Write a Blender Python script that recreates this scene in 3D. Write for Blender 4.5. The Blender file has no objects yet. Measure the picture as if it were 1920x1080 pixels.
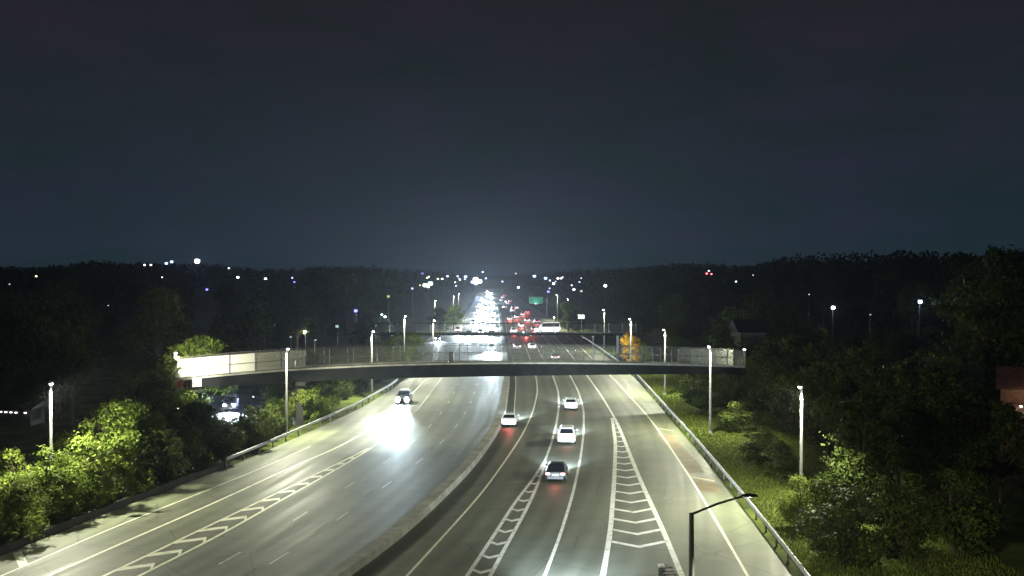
import bpy, math, random
import numpy as np
from mathutils import Vector, Matrix

random.seed(7)
RNG = np.random.default_rng(11)
SC = bpy.context.scene
COL = SC.collection
R = math.radians

# ------------------------------------------------------------------ camera
CAM_H, FPX, HORIZON = 18.0, 2100.0, 512.0          # metres, focal length and horizon row of the 1920 px photo
PITCH = math.atan((540 - HORIZON) / FPX)
cam_d = bpy.data.cameras.new('camera')
cam = bpy.data.objects.new('camera', cam_d)
COL.objects.link(cam)
cam.location = (0, 0, CAM_H)
cam.rotation_euler = (math.pi / 2 - PITCH, 0, 0)
cam_d.sensor_width = 36
cam_d.lens = 36 * FPX / 1920
cam_d.clip_start, cam_d.clip_end = 0.5, 9000
SC.camera = cam

# ------------------------------------------------------------------ night sky
world = bpy.data.worlds.new('World')
SC.world = world
world.use_nodes = True
wn, wl = world.node_tree.nodes, world.node_tree.links
wn.clear()
w_out = wn.new('ShaderNodeOutputWorld')
w_bg = wn.new('ShaderNodeBackground')
w_tc = wn.new('ShaderNodeTexCoord')
w_sep = wn.new('ShaderNodeSeparateXYZ')
w_ramp = wn.new('ShaderNodeValToRGB')
w_noise = wn.new('ShaderNodeTexNoise')
w_map = wn.new('ShaderNodeMapping')
w_map.inputs['Scale'].default_value = (4.0, 4.0, 11.0)
w_noise.inputs['Scale'].default_value = 2.4
w_noise.inputs['Detail'].default_value = 9
w_noise.inputs['Roughness'].default_value = 0.62
w_mix = wn.new('ShaderNodeMix'); w_mix.data_type = 'RGBA'; w_mix.blend_type = 'MULTIPLY'
w_mix.inputs['Factor'].default_value = 1.0
w_nr = wn.new('ShaderNodeValToRGB')
w_nr.color_ramp.elements[0].position = 0.30; w_nr.color_ramp.elements[0].color = (0.74, 0.98, 0.84, 1)
w_nr.color_ramp.elements[1].position = 0.70; w_nr.color_ramp.elements[1].color = (1.26, 1.00, 1.22, 1)
cr = w_ramp.color_ramp
cr.elements[0].position = 0.0; cr.elements[0].color = (0.0165, 0.0300, 0.0430, 1)
cr.elements[1].position = 1.0; cr.elements[1].color = (0.0155, 0.0145, 0.0200, 1)
e = cr.elements.new(0.05); e.color = (0.0150, 0.0255, 0.0365, 1)
e = cr.elements.new(0.13); e.color = (0.0158, 0.0222, 0.0300, 1)
e = cr.elements.new(0.25); e.color = (0.0172, 0.0170, 0.0225, 1)
wl.new(w_tc.outputs['Generated'], w_sep.inputs[0])
wl.new(w_sep.outputs['Z'], w_ramp.inputs['Fac'])
wl.new(w_tc.outputs['Generated'], w_map.inputs['Vector'])
wl.new(w_map.outputs[0], w_noise.inputs['Vector'])
wl.new(w_noise.outputs['Fac'], w_nr.inputs['Fac'])
wl.new(w_ramp.outputs['Color'], w_mix.inputs['A'])
wl.new(w_nr.outputs['Color'], w_mix.inputs['B'])
wl.new(w_mix.outputs['Result'], w_bg.inputs['Color'])
w_bg.inputs['Strength'].default_value = 0.86
wl.new(w_bg.outputs[0], w_out.inputs['Surface'])

SC.view_settings.view_transform = 'Standard'
SC.view_settings.look = 'None'
SC.view_settings.exposure = 0
SC.view_settings.gamma = 1
SC.render.engine = 'CYCLES'
SC.cycles.use_denoising = True
SC.cycles.max_bounces = 4
SC.cycles.diffuse_bounces = 2
SC.cycles.glossy_bounces = 2
SC.cycles.transparent_max_bounces = 12
SC.cycles.sample_clamp_indirect = 4
SC.cycles.use_light_tree = True

# ------------------------------------------------------------------ pixel <-> place (photo measuring only)
CP, SP = math.cos(PITCH), math.sin(PITCH)
def _ray(x, y):
    u = 540 - y
    return (x - 960, FPX * CP + u * SP, -FPX * SP + u * CP)
def G(x, y, z=0.0):
    d = _ray(x, y); t = (z - CAM_H) / d[2]
    return (d[0] * t, d[1] * t)
def D(x, y, Y):
    d = _ray(x, y); t = Y / d[1]
    return Vector((d[0] * t, Y, CAM_H + d[2] * t))
def px(p):
    X, Y, Z = p[0], p[1], p[2] - CAM_H
    w = Y * CP - Z * SP
    return 960 + FPX * X / w, 540 - FPX * (Y * SP + Z * CP) / w

# ------------------------------------------------------------------ materials
MATS = {}
def principled(name, color, rough=0.7, metal=0.0, noise=None, spec=0.5, bump=0.0):
    if name in MATS: return MATS[name]
    m = bpy.data.materials.new(name); m.use_nodes = True
    n, l = m.node_tree.nodes, m.node_tree.links
    b = n['Principled BSDF']
    b.inputs['Base Color'].default_value = (*color, 1)
    b.inputs['Roughness'].default_value = rough
    b.inputs['Metallic'].default_value = metal
    b.inputs['Specular IOR Level'].default_value = spec
    if noise:
        sc, amt = noise
        tc = n.new('ShaderNodeTexCoord'); t = n.new('ShaderNodeTexNoise')
        t.inputs['Scale'].default_value = sc; t.inputs['Detail'].default_value = 6
        r = n.new('ShaderNodeValToRGB')
        r.color_ramp.elements[0].position = 0.3; r.color_ramp.elements[1].position = 0.7
        r.color_ramp.elements[0].color = tuple(c * (1 - amt) for c in color) + (1,)
        r.color_ramp.elements[1].color = tuple(min(1, c * (1 + amt)) for c in color) + (1,)
        l.new(tc.outputs['Object'], t.inputs['Vector']); l.new(t.outputs['Fac'], r.inputs['Fac'])
        l.new(r.outputs['Color'], b.inputs['Base Color'])
        if bump:
            bp = n.new('ShaderNodeBump'); bp.inputs['Strength'].default_value = bump
            l.new(t.outputs['Fac'], bp.inputs['Height']); l.new(bp.outputs[0], b.inputs['Normal'])
    MATS[name] = m
    return m
def emission(name, color, strength, sample=False):
    if name in MATS: return MATS[name]
    m = bpy.data.materials.new(name); m.use_nodes = True
    n, l = m.node_tree.nodes, m.node_tree.links
    b = n['Principled BSDF']
    b.inputs['Base Color'].default_value = (0.8, 0.8, 0.8, 1)
    b.inputs['Emission Color'].default_value = (*color, 1)
    b.inputs['Emission Strength'].default_value = strength
    m.cycles.emission_sampling = 'FRONT' if sample else 'NONE'
    MATS[name] = m
    return m
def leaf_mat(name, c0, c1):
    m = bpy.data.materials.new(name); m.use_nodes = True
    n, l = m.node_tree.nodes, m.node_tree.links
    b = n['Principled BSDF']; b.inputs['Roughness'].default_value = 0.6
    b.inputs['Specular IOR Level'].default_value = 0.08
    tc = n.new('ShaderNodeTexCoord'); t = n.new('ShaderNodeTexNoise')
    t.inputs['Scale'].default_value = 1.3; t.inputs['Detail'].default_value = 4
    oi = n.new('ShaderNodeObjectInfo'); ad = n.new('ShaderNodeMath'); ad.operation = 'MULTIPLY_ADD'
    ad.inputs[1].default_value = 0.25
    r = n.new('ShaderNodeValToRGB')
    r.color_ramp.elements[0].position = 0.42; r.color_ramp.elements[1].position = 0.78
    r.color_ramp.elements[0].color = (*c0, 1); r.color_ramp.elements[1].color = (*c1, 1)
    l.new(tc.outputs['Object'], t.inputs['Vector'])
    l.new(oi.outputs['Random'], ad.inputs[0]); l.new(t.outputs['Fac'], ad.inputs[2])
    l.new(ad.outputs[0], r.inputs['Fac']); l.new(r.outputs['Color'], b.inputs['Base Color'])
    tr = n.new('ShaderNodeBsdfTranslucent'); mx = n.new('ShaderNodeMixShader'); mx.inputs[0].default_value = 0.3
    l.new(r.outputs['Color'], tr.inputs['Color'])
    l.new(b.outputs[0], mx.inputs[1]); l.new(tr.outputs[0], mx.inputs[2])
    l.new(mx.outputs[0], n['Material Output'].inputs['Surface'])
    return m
def road_mat(name, c_dark, c_light, streak, rough, joint=0.0):
    """asphalt / concrete: u = metres across, v = metres along (stored in the UV map)"""
    m = bpy.data.materials.new(name); m.use_nodes = True
    n, l = m.node_tree.nodes, m.node_tree.links
    b = n['Principled BSDF']
    uv = n.new('ShaderNodeUVMap')
    mp = n.new('ShaderNodeMapping'); mp.inputs['Scale'].default_value = (1.0, 0.025, 1)
    s = n.new('ShaderNodeTexNoise'); s.inputs['Scale'].default_value = 1.1; s.inputs['Detail'].default_value = 4
    g = n.new('ShaderNodeTexNoise'); g.inputs['Scale'].default_value = 0.35; g.inputs['Detail'].default_value = 7
    f = n.new('ShaderNodeTexNoise'); f.inputs['Scale'].default_value = 9; f.inputs['Detail'].default_value = 4
    l.new(uv.outputs[0], mp.inputs[0]); l.new(mp.outputs[0], s.inputs['Vector'])
    l.new(uv.outputs[0], g.inputs['Vector']); l.new(uv.outputs[0], f.inputs['Vector'])
    m1 = n.new('ShaderNodeMix'); m1.data_type = 'FLOAT'; m1.inputs['Factor'].default_value = streak
    l.new(g.outputs['Fac'], m1.inputs['A']); l.new(s.outputs['Fac'], m1.inputs['B'])
    m2 = n.new('ShaderNodeMix'); m2.data_type = 'FLOAT'; m2.inputs['Factor'].default_value = 0.3
    l.new(m1.outputs['Result'], m2.inputs['A']); l.new(f.outputs['Fac'], m2.inputs['B'])
    r = n.new('ShaderNodeValToRGB')
    r.color_ramp.elements[0].position = 0.36; r.color_ramp.elements[1].position = 0.66
    r.color_ramp.elements[0].color = (*c_dark, 1); r.color_ramp.elements[1].color = (*c_light, 1)
    l.new(m2.outputs['Result'], r.inputs['Fac'])
    l.new(r.outputs['Color'], b.inputs['Base Color'])
    rr = n.new('ShaderNodeMapRange')
    rr.inputs['From Min'].default_value = 0.35; rr.inputs['From Max'].default_value = 0.65
    rr.inputs['To Min'].default_value = rough - 0.06; rr.inputs['To Max'].default_value = rough + 0.08
    l.new(s.outputs['Fac'], rr.inputs['Value']); l.new(rr.outputs[0], b.inputs['Roughness'])
    # fine cracks and sealed joints
    vo = n.new('ShaderNodeTexVoronoi'); vo.feature = 'DISTANCE_TO_EDGE'; vo.inputs['Scale'].default_value = 0.16
    wv = n.new('ShaderNodeMix'); wv.data_type = 'VECTOR'; wv.inputs['Factor'].default_value = 0.12
    l.new(uv.outputs[0], wv.inputs['A']); l.new(g.outputs['Color'], wv.inputs['B']); l.new(wv.outputs['Result'], vo.inputs['Vector'])
    cm = n.new('ShaderNodeMapRange'); cm.inputs['From Max'].default_value = 0.012
    cm.inputs['To Min'].default_value = 0.62; cm.inputs['To Max'].default_value = 1.0
    l.new(vo.outputs['Distance'], cm.inputs['Value'])
    mul = n.new('ShaderNodeMix'); mul.data_type = 'RGBA'; mul.blend_type = 'MULTIPLY'; mul.inputs['Factor'].default_value = 1.0
    su = n.new('ShaderNodeSeparateXYZ'); l.new(uv.outputs[0], su.inputs[0])
    sn = n.new('ShaderNodeMath'); sn.operation = 'MULTIPLY_ADD'; sn.inputs[1].default_value = 2 * math.pi / 1.68
    l.new(su.outputs['X'], sn.inputs[0]); l.new(s.outputs['Fac'], sn.inputs[2])
    si = n.new('ShaderNodeMath'); si.operation = 'SINE'; l.new(sn.outputs[0], si.inputs[0])
    wr = n.new('ShaderNodeMapRange'); wr.inputs['From Min'].default_value = -1.0
    wr.inputs['To Min'].default_value = 0.84; wr.inputs['To Max'].default_value = 1.06
    l.new(si.outputs[0], wr.inputs['Value'])
    tm = n.new('ShaderNodeMath'); tm.operation = 'MULTIPLY'; l.new(wr.outputs[0], tm.inputs[0]); l.new(cm.outputs[0], tm.inputs[1])
    l.new(r.outputs['Color'], mul.inputs['A']); l.new(tm.outputs[0], mul.inputs['B']); l.new(mul.outputs['Result'], b.inputs['Base Color'])
    b.inputs['Specular IOR Level'].default_value = 0.30
    bp = n.new('ShaderNodeBump'); bp.inputs['Strength'].default_value = 0.12; bp.inputs['Distance'].default_value = 0.03
    l.new(f.outputs['Fac'], bp.inputs['Height']); l.new(bp.outputs[0], b.inputs['Normal'])
    return m
def paint_mat(name, c, worn=0.45):
    m = bpy.data.materials.new(name); m.use_nodes = True
    n, l = m.node_tree.nodes, m.node_tree.links
    b = n['Principled BSDF']; b.inputs['Roughness'].default_value = 0.55
    tc = n.new('ShaderNodeTexCoord'); t = n.new('ShaderNodeTexNoise')
    t.inputs['Scale'].default_value = 1.6; t.inputs['Detail'].default_value = 8; t.inputs['Roughness'].default_value = 0.7
    r = n.new('ShaderNodeValToRGB')
    r.color_ramp.elements[0].position = 0.33; r.color_ramp.elements[1].position = 0.52
    r.color_ramp.elements[0].color = tuple(x * worn for x in c) + (1,); r.color_ramp.elements[1].color = (*c, 1)
    l.new(tc.outputs['Object'], t.inputs['Vector']); l.new(t.outputs['Fac'], r.inputs['Fac'])
    l.new(r.outputs['Color'], b.inputs['Base Color'])
    return m
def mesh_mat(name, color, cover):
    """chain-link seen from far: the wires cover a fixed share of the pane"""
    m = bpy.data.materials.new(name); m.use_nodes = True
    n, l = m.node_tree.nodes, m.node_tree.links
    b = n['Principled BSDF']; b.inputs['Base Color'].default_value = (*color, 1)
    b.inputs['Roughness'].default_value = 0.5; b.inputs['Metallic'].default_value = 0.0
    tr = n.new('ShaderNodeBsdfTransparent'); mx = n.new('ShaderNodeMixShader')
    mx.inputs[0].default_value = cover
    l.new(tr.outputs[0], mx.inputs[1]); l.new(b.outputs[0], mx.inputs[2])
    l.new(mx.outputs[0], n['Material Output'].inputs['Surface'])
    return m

M_ROAD = road_mat('asphalt', (0.094, 0.102, 0.080), (0.160, 0.170, 0.138), 0.5, 0.61)
M_RAMP = road_mat('ramp_concrete', (0.100, 0.106, 0.078), (0.172, 0.178, 0.130), 0.35, 0.60)
M_SHOULDER = road_mat('shoulder_concrete', (0.135, 0.146, 0.092), (0.212, 0.226, 0.144), 0.4, 0.65)
M_PATCH = principled('worn_brown_surfacing', (0.23, 0.18, 0.105), 0.8, noise=(0.5, 0.25))
M_WHITE = paint_mat('white_road_paint', (0.78, 0.78, 0.74))
M_YELLOW = paint_mat('pale_yellow_road_paint', (0.76, 0.75, 0.60), 0.6)
M_FAINT = paint_mat('worn_lane_paint', (0.46, 0.46, 0.40), 0.4)
M_CONC = principled('concrete', (0.27, 0.26, 0.23), 0.85, noise=(1.1, 0.3), bump=0.1)
M_CONC_D = principled('dark_concrete', (0.028, 0.028, 0.026), 0.9, noise=(0.9, 0.35))  # concrete darkened: shade under bridge and bushes put into its colour
M_GIRDER = principled('unlit_girder', (0.012, 0.013, 0.013), 0.95, noise=(0.8, 0.3), spec=0.1)  # near black: the girder's unlit look is put into the colour
M_STEEL = principled('galvanised_steel', (0.42, 0.43, 0.43), 0.5, 0.3, noise=(2.5, 0.15))
M_POLE = principled('weathered_pole_metal', (0.20, 0.20, 0.195), 0.6, 0.0, noise=(2.0, 0.15))
M_DARKM = principled('dark_metal', (0.035, 0.037, 0.037), 0.5, 0.3)
M_RAIL = principled('guardrail_steel', (0.34, 0.345, 0.35), 0.5, 0.2, noise=(1.5, 0.2))
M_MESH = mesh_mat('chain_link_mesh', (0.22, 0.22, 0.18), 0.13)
M_LIT_MESH = mesh_mat('lit_chain_link', (0.62, 0.62, 0.52), 0.88)  # pale dense mesh: the lamp pool on the fence put into colour
M_MESH3 = mesh_mat('half_lit_chain_link', (0.40, 0.40, 0.32), 0.42)  # in-between mesh: weaker lamplight on the fence put into colour
M_MEDIAN = principled('median_concrete', (0.25, 0.25, 0.225), 0.9, noise=(0.7, 0.3), bump=0.1)
M_DARKPOLE = principled('silhouette_metal', (0.07, 0.075, 0.07), 0.6)  # near lamp post darkened into a silhouette against the lit road
M_FENCE = principled('dull_fence_steel', (0.08, 0.08, 0.075), 0.6, noise=(1.5, 0.2))
M_MESH2 = mesh_mat('fine_chain_link_mesh', (0.12, 0.13, 0.12), 0.10)
M_LENS = emission('lamp_lens', (1.0, 0.97, 0.86), 45)
M_GRASS = principled('grass_ground', (0.062, 0.082, 0.016), 0.95, noise=(0.28, 0.55), spec=0.1)
M_BARK = principled('bark', (0.06, 0.045, 0.032), 0.9, noise=(3, 0.4))
M_LEAF = leaf_mat('summer_leaves', (0.026, 0.040, 0.008), (0.072, 0.092, 0.017))  # darker copy for foliage away from the lamps
M_LEAF_LIT = leaf_mat('lit_leaves', (0.080, 0.118, 0.018), (0.190, 0.240, 0.046))  # lit copy: lamplight put into a brighter, yellower leaf colour
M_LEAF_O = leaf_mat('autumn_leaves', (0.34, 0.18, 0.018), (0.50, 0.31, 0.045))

# ------------------------------------------------------------------ mesh helpers
class MB:
    def __init__(s): s.v, s.f, s.uv = [], [], None
    def quad(s, a, b, c, d):
        i = len(s.v); s.v += [tuple(a), tuple(b), tuple(c), tuple(d)]; s.f.append((i, i+1, i+2, i+3)); return s
    def box(s, x0, x1, y0, y1, z0, z1, taper=0.0):
        i = len(s.v); t = taper
        s.v += [(x0,y0,z0),(x1,y0,z0),(x1,y1,z0),(x0,y1,z0),(x0+t,y0+t,z1),(x1-t,y0+t,z1),(x1-t,y1-t,z1),(x0+t,y1-t,z1)]
        s.f += [(i,i+3,i+2,i+1),(i+4,i+5,i+6,i+7),(i,i+1,i+5,i+4),(i+1,i+2,i+6,i+5),(i+2,i+3,i+7,i+6),(i+3,i,i+4,i+7)]
        return s
    def hexa(s, b, t):
        """two loops of four points, bottom and top"""
        i = len(s.v); s.v += [tuple(p) for p in b] + [tuple(p) for p in t]
        s.f += [(i,i+3,i+2,i+1),(i+4,i+5,i+6,i+7),(i,i+1,i+5,i+4),(i+1,i+2,i+6,i+5),(i+2,i+3,i+7,i+6),(i+3,i,i+4,i+7)]
        return s
    def loft(s, rings, cap=True, closed=True):
        n = len(rings[0]); i0 = len(s.v)
        for r in rings: s.v += [tuple(p) for p in r]
        for k in range(len(rings) - 1):
            for j in range(n if closed else n - 1):
                a = i0 + k*n + j; b = i0 + k*n + (j+1) % n
                s.f.append((a, b, b+n, a+n))
        if cap:
            s.f.append(tuple(i0 + j for j in range(n))[::-1])
            s.f.append(tuple(i0 + (len(rings)-1)*n + j for j in range(n)))
        return s
    def tube(s, pts, rad, n=8):
        pts = [Vector(p) for p in pts]
        if not hasattr(rad, '__len__'): rad = [rad] * len(pts)
        rings = []
        for k, p in enumerate(pts):
            t = (pts[min(k+1, len(pts)-1)] - pts[max(k-1, 0)]).normalized()
            a = Vector((0, 0, 1)) if abs(t.z) < 0.9 else Vector((1, 0, 0))
            u = t.cross(a).normalized(); w = u.cross(t)
            rings.append([p + (u*math.cos(2*math.pi*j/n) + w*math.sin(2*math.pi*j/n)) * rad[k] for j in range(n)])
        return s.loft(rings)
    def mesh(s, name):
        me = bpy.data.meshes.new(name); me.from_pydata(s.v, [], s.f); me.validate(); me.update()
        if s.uv is not None:
            lay = me.uv_layers.new(name='UVMap')
            for lp in me.loops: lay.data[lp.index].uv = s.uv[lp.vertex_index]
        return me

def link(name, data, mat=None, parent=None, loc=None, rotz=0.0):
    o = bpy.data.objects.new(name, data); COL.objects.link(o)
    if mat is not None and data is not None:
        if len(data.materials) == 0: data.materials.append(mat)
        elif data.materials[0] != mat:
            o.material_slots[0].link = 'OBJECT'; o.material_slots[0].material = mat
    if parent is not None: o.parent = parent
    if loc is not None: o.location = loc
    if rotz: o.rotation_euler = (0, 0, rotz)
    return o
def build(name, mb, mat, parent=None, smooth=False, loc=None, rotz=0.0):
    me = mb.mesh(name)
    if smooth: me.polygons.foreach_set('use_smooth', [True] * len(me.polygons))
    return link(name, me, mat, parent, loc, rotz)
def tag(o, label, cat, group=None):
    o['label'] = label; o['category'] = cat
    if group: o['group'] = group
    return o
def struct(o, kind='structure'): o['kind'] = kind; return o
def thing(name, label, cat, loc=(0, 0, 0), rotz=0.0, group=None):
    o = bpy.data.objects.new(name, None); COL.objects.link(o)
    o.empty_display_size = 0.2; o.location = loc; o.rotation_euler = (0, 0, rotz)
    return tag(o, label, cat, group)
def spot(parent, loc, aim, power, color, cone, blend, size=0.1, name='lamp_light'):
    d = bpy.data.lights.new(name, 'SPOT'); d.energy = power; d.color = color
    d.spot_size = R(cone); d.spot_blend = blend; d.shadow_soft_size = size
    o = bpy.data.objects.new(name, d); COL.objects.link(o); o.parent = parent
    o.location = loc; o.rotation_euler = Vector(aim).to_track_quat('-Z', 'Y').to_euler()
    return o
def point(parent, loc, power, color, size=0.1, name='lamp_light'):
    d = bpy.data.lights.new(name, 'POINT'); d.energy = power; d.color = color; d.shadow_soft_size = size
    o = bpy.data.objects.new(name, d); COL.objects.link(o); o.parent = parent; o.location = loc
    return o

# ------------------------------------------------------------------ the run of the road, measured on the ground
YG = np.arange(20.0, 1305.0, 1.0)
def curve(pts, smooth=12):
    p = sorted(pts, key=lambda q: q[1])
    ys = np.array([q[1] for q in p]); xs = np.array([q[0] for q in p])
    v = np.interp(YG, ys, xs)
    lo = YG < ys[0]; hi = YG > ys[-1]
    v[lo] = xs[0] + (YG[lo] - ys[0]) * (xs[1] - xs[0]) / (ys[1] - ys[0])
    v[hi] = xs[-1] + (YG[hi] - ys[-1]) * (xs[-1] - xs[-2]) / (ys[-1] - ys[-2])
    k = np.hanning(smooth * 2 + 3)[1:-1]; k /= k.sum(); h = len(k) // 2
    a = np.concatenate([2*v[0] - v[1:h+1][::-1], v, 2*v[-1] - v[-h-1:-1][::-1]])
    v = np.convolve(a, k, 'valid')
    return lambda y: np.interp(y, YG, v)
MED = curve([(-10.1,66.4),(-8.3,73.7),(-6.3,86.7),(-4.3,100.7),(-2.9,115.3),(-1.9,128.5),(-1.4,137),(-0.9,186),(-1.6,242),
             (-2.2,280),(-3.0,330),(-3.7,382),(-5.4,492),(-9.5,700),(-16,1000),(-23,1300)], 14)
RAIL = curve([(16.6,66.9),(17.0,74.2),(17.5,84.2),(18.1,99.8),(18.8,118.6),(20.9,190.7),(19.7,270),(17.2,367),(14.2,490),(8,700),(1,1000),(-6,1300)], 14)
R2 = curve([(14.0,66.3),(14.75,79.7),(15.6,96),(16.6,122.5),(17.1,140.8),(17.3,190.7),(16.6,270),(14.4,367),(11.6,490),(5.4,700)], 12)
R3 = curve([(10.2,68.8),(10.55,77.2),(11.15,97.2),(12.35,126.6),(12.75,138.2),(13.1,162),(13.2,190.7),(12.8,270),(11.2,367),(8.8,490)], 10)
R4 = curve([(5.4,66.3),(6.8,77.2),(8.9,97.2),(11.0,118.6),(12.55,140.8)], 8)
R5 = curve([(2.0,66.8),(3.25,76.1),(5.0,91.3),(6.65,108.4),(8.1,126.2),(9.4,146.3),(10.1,170),(10.2,195.6),(9.8,242),(9.3,288),(8.1,367),(5.8,490),(0,700),(-8,1000)], 10)
R6 = curve([(3.05,106),(4.2,118.3),(5.3,133.4),(6.35,151),(7.05,170),(7.15,195.6),(6.7,226),(6.3,250),(5.6,310),(4.6,367),(2.4,490),(-3,700),(-11,1000)], 10)
R6L = curve([(-2.6,66.8),(-1.2,76.9),(0.25,87.9),(1.75,96.9),(3.0,106)], 6)
R6R = curve([(-1.3,66.3),(-0.45,73.2),(0.85,83),(2.0,93.1),(2.75,101.4),(3.15,106)], 6)
R7 = curve([(-6.2,66.6),(-4.5,77.6),(-2.45,91.3),(-0.5,108.4),(1.35,126.2),(2.8,146.3),(3.9,170),(4.2,195.6),(3.6,250),(2.7,310),(1.4,382),(-0.4,490),(-5,700),(-12,1000)], 12)
LL0 = curve([(-30.3,66.6),(-29.6,70.4),(-28.8,75.8),(-27.8,80.9),(-26.4,87.5),(-24.9,94),(-22.8,104.8),(-20.6,118),(-18.6,135)], 8)
LL1 = curve([(-27.5,66.6),(-26.3,72.9),(-25.2,78.2),(-23.9,84.5),(-22.45,92.2),(-20.7,102.5),(-19.1,110),(-17.9,115.7),(-16.3,129.2),(-15.2,146),(-14.6,190)], 8)
LL2 = curve([(-24.2,66.6),(-23.1,71.8),(-21.95,77.9),(-21.0,82.3),(-19.8,88.7),(-18.1,96.9),(-17.0,103.1),(-16.1,107.2),(-14.45,116.4)], 6)
LL3 = curve([(-22.1,66.6),(-21.4,69.9),(-20.65,73.7),(-19.9,77.6),(-19.3,81.6),(-18.4,87.9),(-17.4,94),(-16.0,103.1),(-15.3,108.1),(-14.3,116.4),(-13.2,130),(-12.4,150),(-12.1,190),(-12.9,250),(-14.8,382),(-16.6,492),(-20.5,700)], 8)
LEDGE = curve([(-33.2,66),(-32.4,70.7),(-31.4,76.4),(-30.2,83.2),(-28.3,93.6),(-26.4,101.1),(-23.4,122),(-20.0,148),(-18.2,175),(-18,200),(-19.5,235),(-22.5,265),(-23,315),(-21,360),(-19.8,400),(-20.5,492),(-24,700),(-31,1000)], 12)

ground_z = -0.12
def strip(name, fl, fr, y0, y1, z, mat, step=2.0, parent=None, cols=1):
    mb = MB(); ys = list(np.arange(y0, y1, step)) + [y1]; mb.uv = []
    for y in ys:
        a, b, m = float(fl(y)), float(fr(y)), float(MED(y))
        for c in range(cols + 1):
            x = a + (b - a) * c / cols
            mb.v.append((x, y, z)); mb.uv.append((x - m, y))
    n = cols + 1
    for k in range(len(ys) - 1):
        for c in range(cols):
            i = k*n + c; mb.f.append((i, i+1, i+n+1, i+n))
    return build(name, mb, mat, parent)
def off(fn, d): return lambda y: fn(y) + d

# ground: one sheet to the horizon, gently rising away from the road
def sm(t, a, b):
    t = np.clip((t - a) / (b - a), 0, 1); return t*t*(3 - 2*t)
def terrain(X, Y):
    d = np.abs(X - np.interp(Y, YG, MED(YG)))
    side = sm(d, 48, 260) * 5.0 * sm(Y, 40, 200)
    far = sm(Y, 1250, 2600) * 9
    return ground_z + side + far
xs = np.unique(np.concatenate([np.linspace(-3000, -300, 19), np.linspace(-300, 300, 101), np.linspace(300, 3000, 19)]))
ys = np.unique(np.concatenate([np.linspace(-60, 500, 81), np.linspace(500, 4500, 61)]))
mb = MB()
for y in ys:
    for x in xs: mb.v.append((x, y, float(terrain(np.array(x), np.array(y)))))
nx = len(xs)
for j in range(len(ys) - 1):
    for i in range(nx - 1):
        a = j*nx + i; mb.f.append((a, a+1, a+nx+1, a+nx))
struct(build('ground', mb, M_GRASS, smooth=True))

road = struct(strip('road', off(LEDGE, -0.2), off(RAIL, 0.2), 24, 1300, 0.0, M_ROAD, cols=6))
struct(strip('exit_ramp', off(R3, 0.14), off(R2, -0.07), 24, 500, 0.004, M_RAMP))
struct(strip('shoulder', off(R2, 0.07), off(RAIL, 0.2), 24, 1000, 0.004, M_SHOULDER))
struct(strip('left_shoulder', off(LEDGE, -0.2), off(LL0, -0.09), 24, 128, 0.004, M_SHOULDER))
struct(strip('left_ramp', off(LL0, 0.09), off(LL2, -0.09), 24, 128, 0.004, M_RAMP))

# painted lines: every line, rung and dash is a piece of the road
ZP = 0.009
def line(fn, y0, y1, w, mat, name='lane_line'):
    return strip(name, off(fn, -w/2), off(fn, w/2), y0, y1, ZP, mat, parent=road)
line(R2, 24, 420, 0.19, M_YELLOW, 'edge_line')
line(R3, 24, 139, 0.36, M_WHITE, 'gore_line')
line(R3, 139, 420, 0.28, M_WHITE, 'gore_line')
line(R4, 24, 139, 0.36, M_WHITE, 'gore_line')
line(R5, 24, 600, 0.23, M_WHITE)
line(R6, 107, 600, 0.25, M_WHITE)
line(R6L, 24, 107, 0.27, M_WHITE, 'gore_line')
line(R6R, 24, 107, 0.27, M_WHITE, 'gore_line')
line(R7, 24, 600, 0.19, M_YELLOW, 'edge_line')
line(off(MED, 1.6), 130, 420, 0.12, M_WHITE, 'edge_line')
line(LL0, 24, 116, 0.16, M_YELLOW, 'edge_line')
line(LL1, 24, 190, 0.24, M_YELLOW, 'edge_line')
line(LL2, 24, 115, 0.25, M_YELLOW, 'gore_line')
line(LL3, 24, 115, 0.25, M_YELLOW, 'gore_line')
line(off(LL3, 0.0), 115, 600, 0.14, M_FAINT)
def chevron(fl, fr, y, tip, w, mat, inset=0.12, at=0.5):
    """a V of two strokes from line to line, its tip moved along the road by `tip`"""
    a, b = float(fl(y)) + inset, float(fr(y)) - inset
    if b - a < 0.12: return
    c = float(fl(y + tip)) * (1 - at) + float(fr(y + tip)) * at
    mb = MB()
    h = w / 2
    P0, P1, P2 = (a, y), (c, y + tip), (b, y)
    mb.v = [(P0[0], P0[1]-h, ZP), (P1[0], P1[1]-h, ZP), (P2[0], P2[1]-h, ZP), (P2[0], P2[1]+h, ZP), (P1[0], P1[1]+h, ZP), (P0[0], P0[1]+h, ZP)]
    mb.f = [(0, 1, 4, 5), (1, 2, 3, 4)]
    build('chevron_stripe', mb, mat, road)
y = 74.9
while y < 137:
    wd = float(R3(y) - R4(y)); chevron(R4, R3, y, -0.42 * wd * 0.9, 0.62, M_WHITE); y += 3.45
y = 64.2
while y < 103:
    wd = float(R6R(y) - R6L(y)); chevron(R6L, R6R, y, -0.5 * wd, 0.62, M_WHITE, 0.09); y += 3.5
y = 61.0
while y < 112:
    wd = float(LL3(y) - LL2(y)); chevron(LL2, LL3, y, 0.55 * wd, 0.85, M_YELLOW, 0.08, 0.74); y += 3.4
for o_, y_first in ((3.5, 69.0), (6.6, 69.0)):
    for k in range(-3, 16):
        y = y_first + k * 12.2
        line(off(LL3, o_), y, y + 3.0, 0.13, M_FAINT, 'lane_dash')
        if o_ > 4: line(off(LL3, o_ - 0.35), y - 3.6, y - 0.8, 0.16, principled('tar_patch', (0.035, 0.035, 0.03), 0.6), 'tar_streak')
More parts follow.
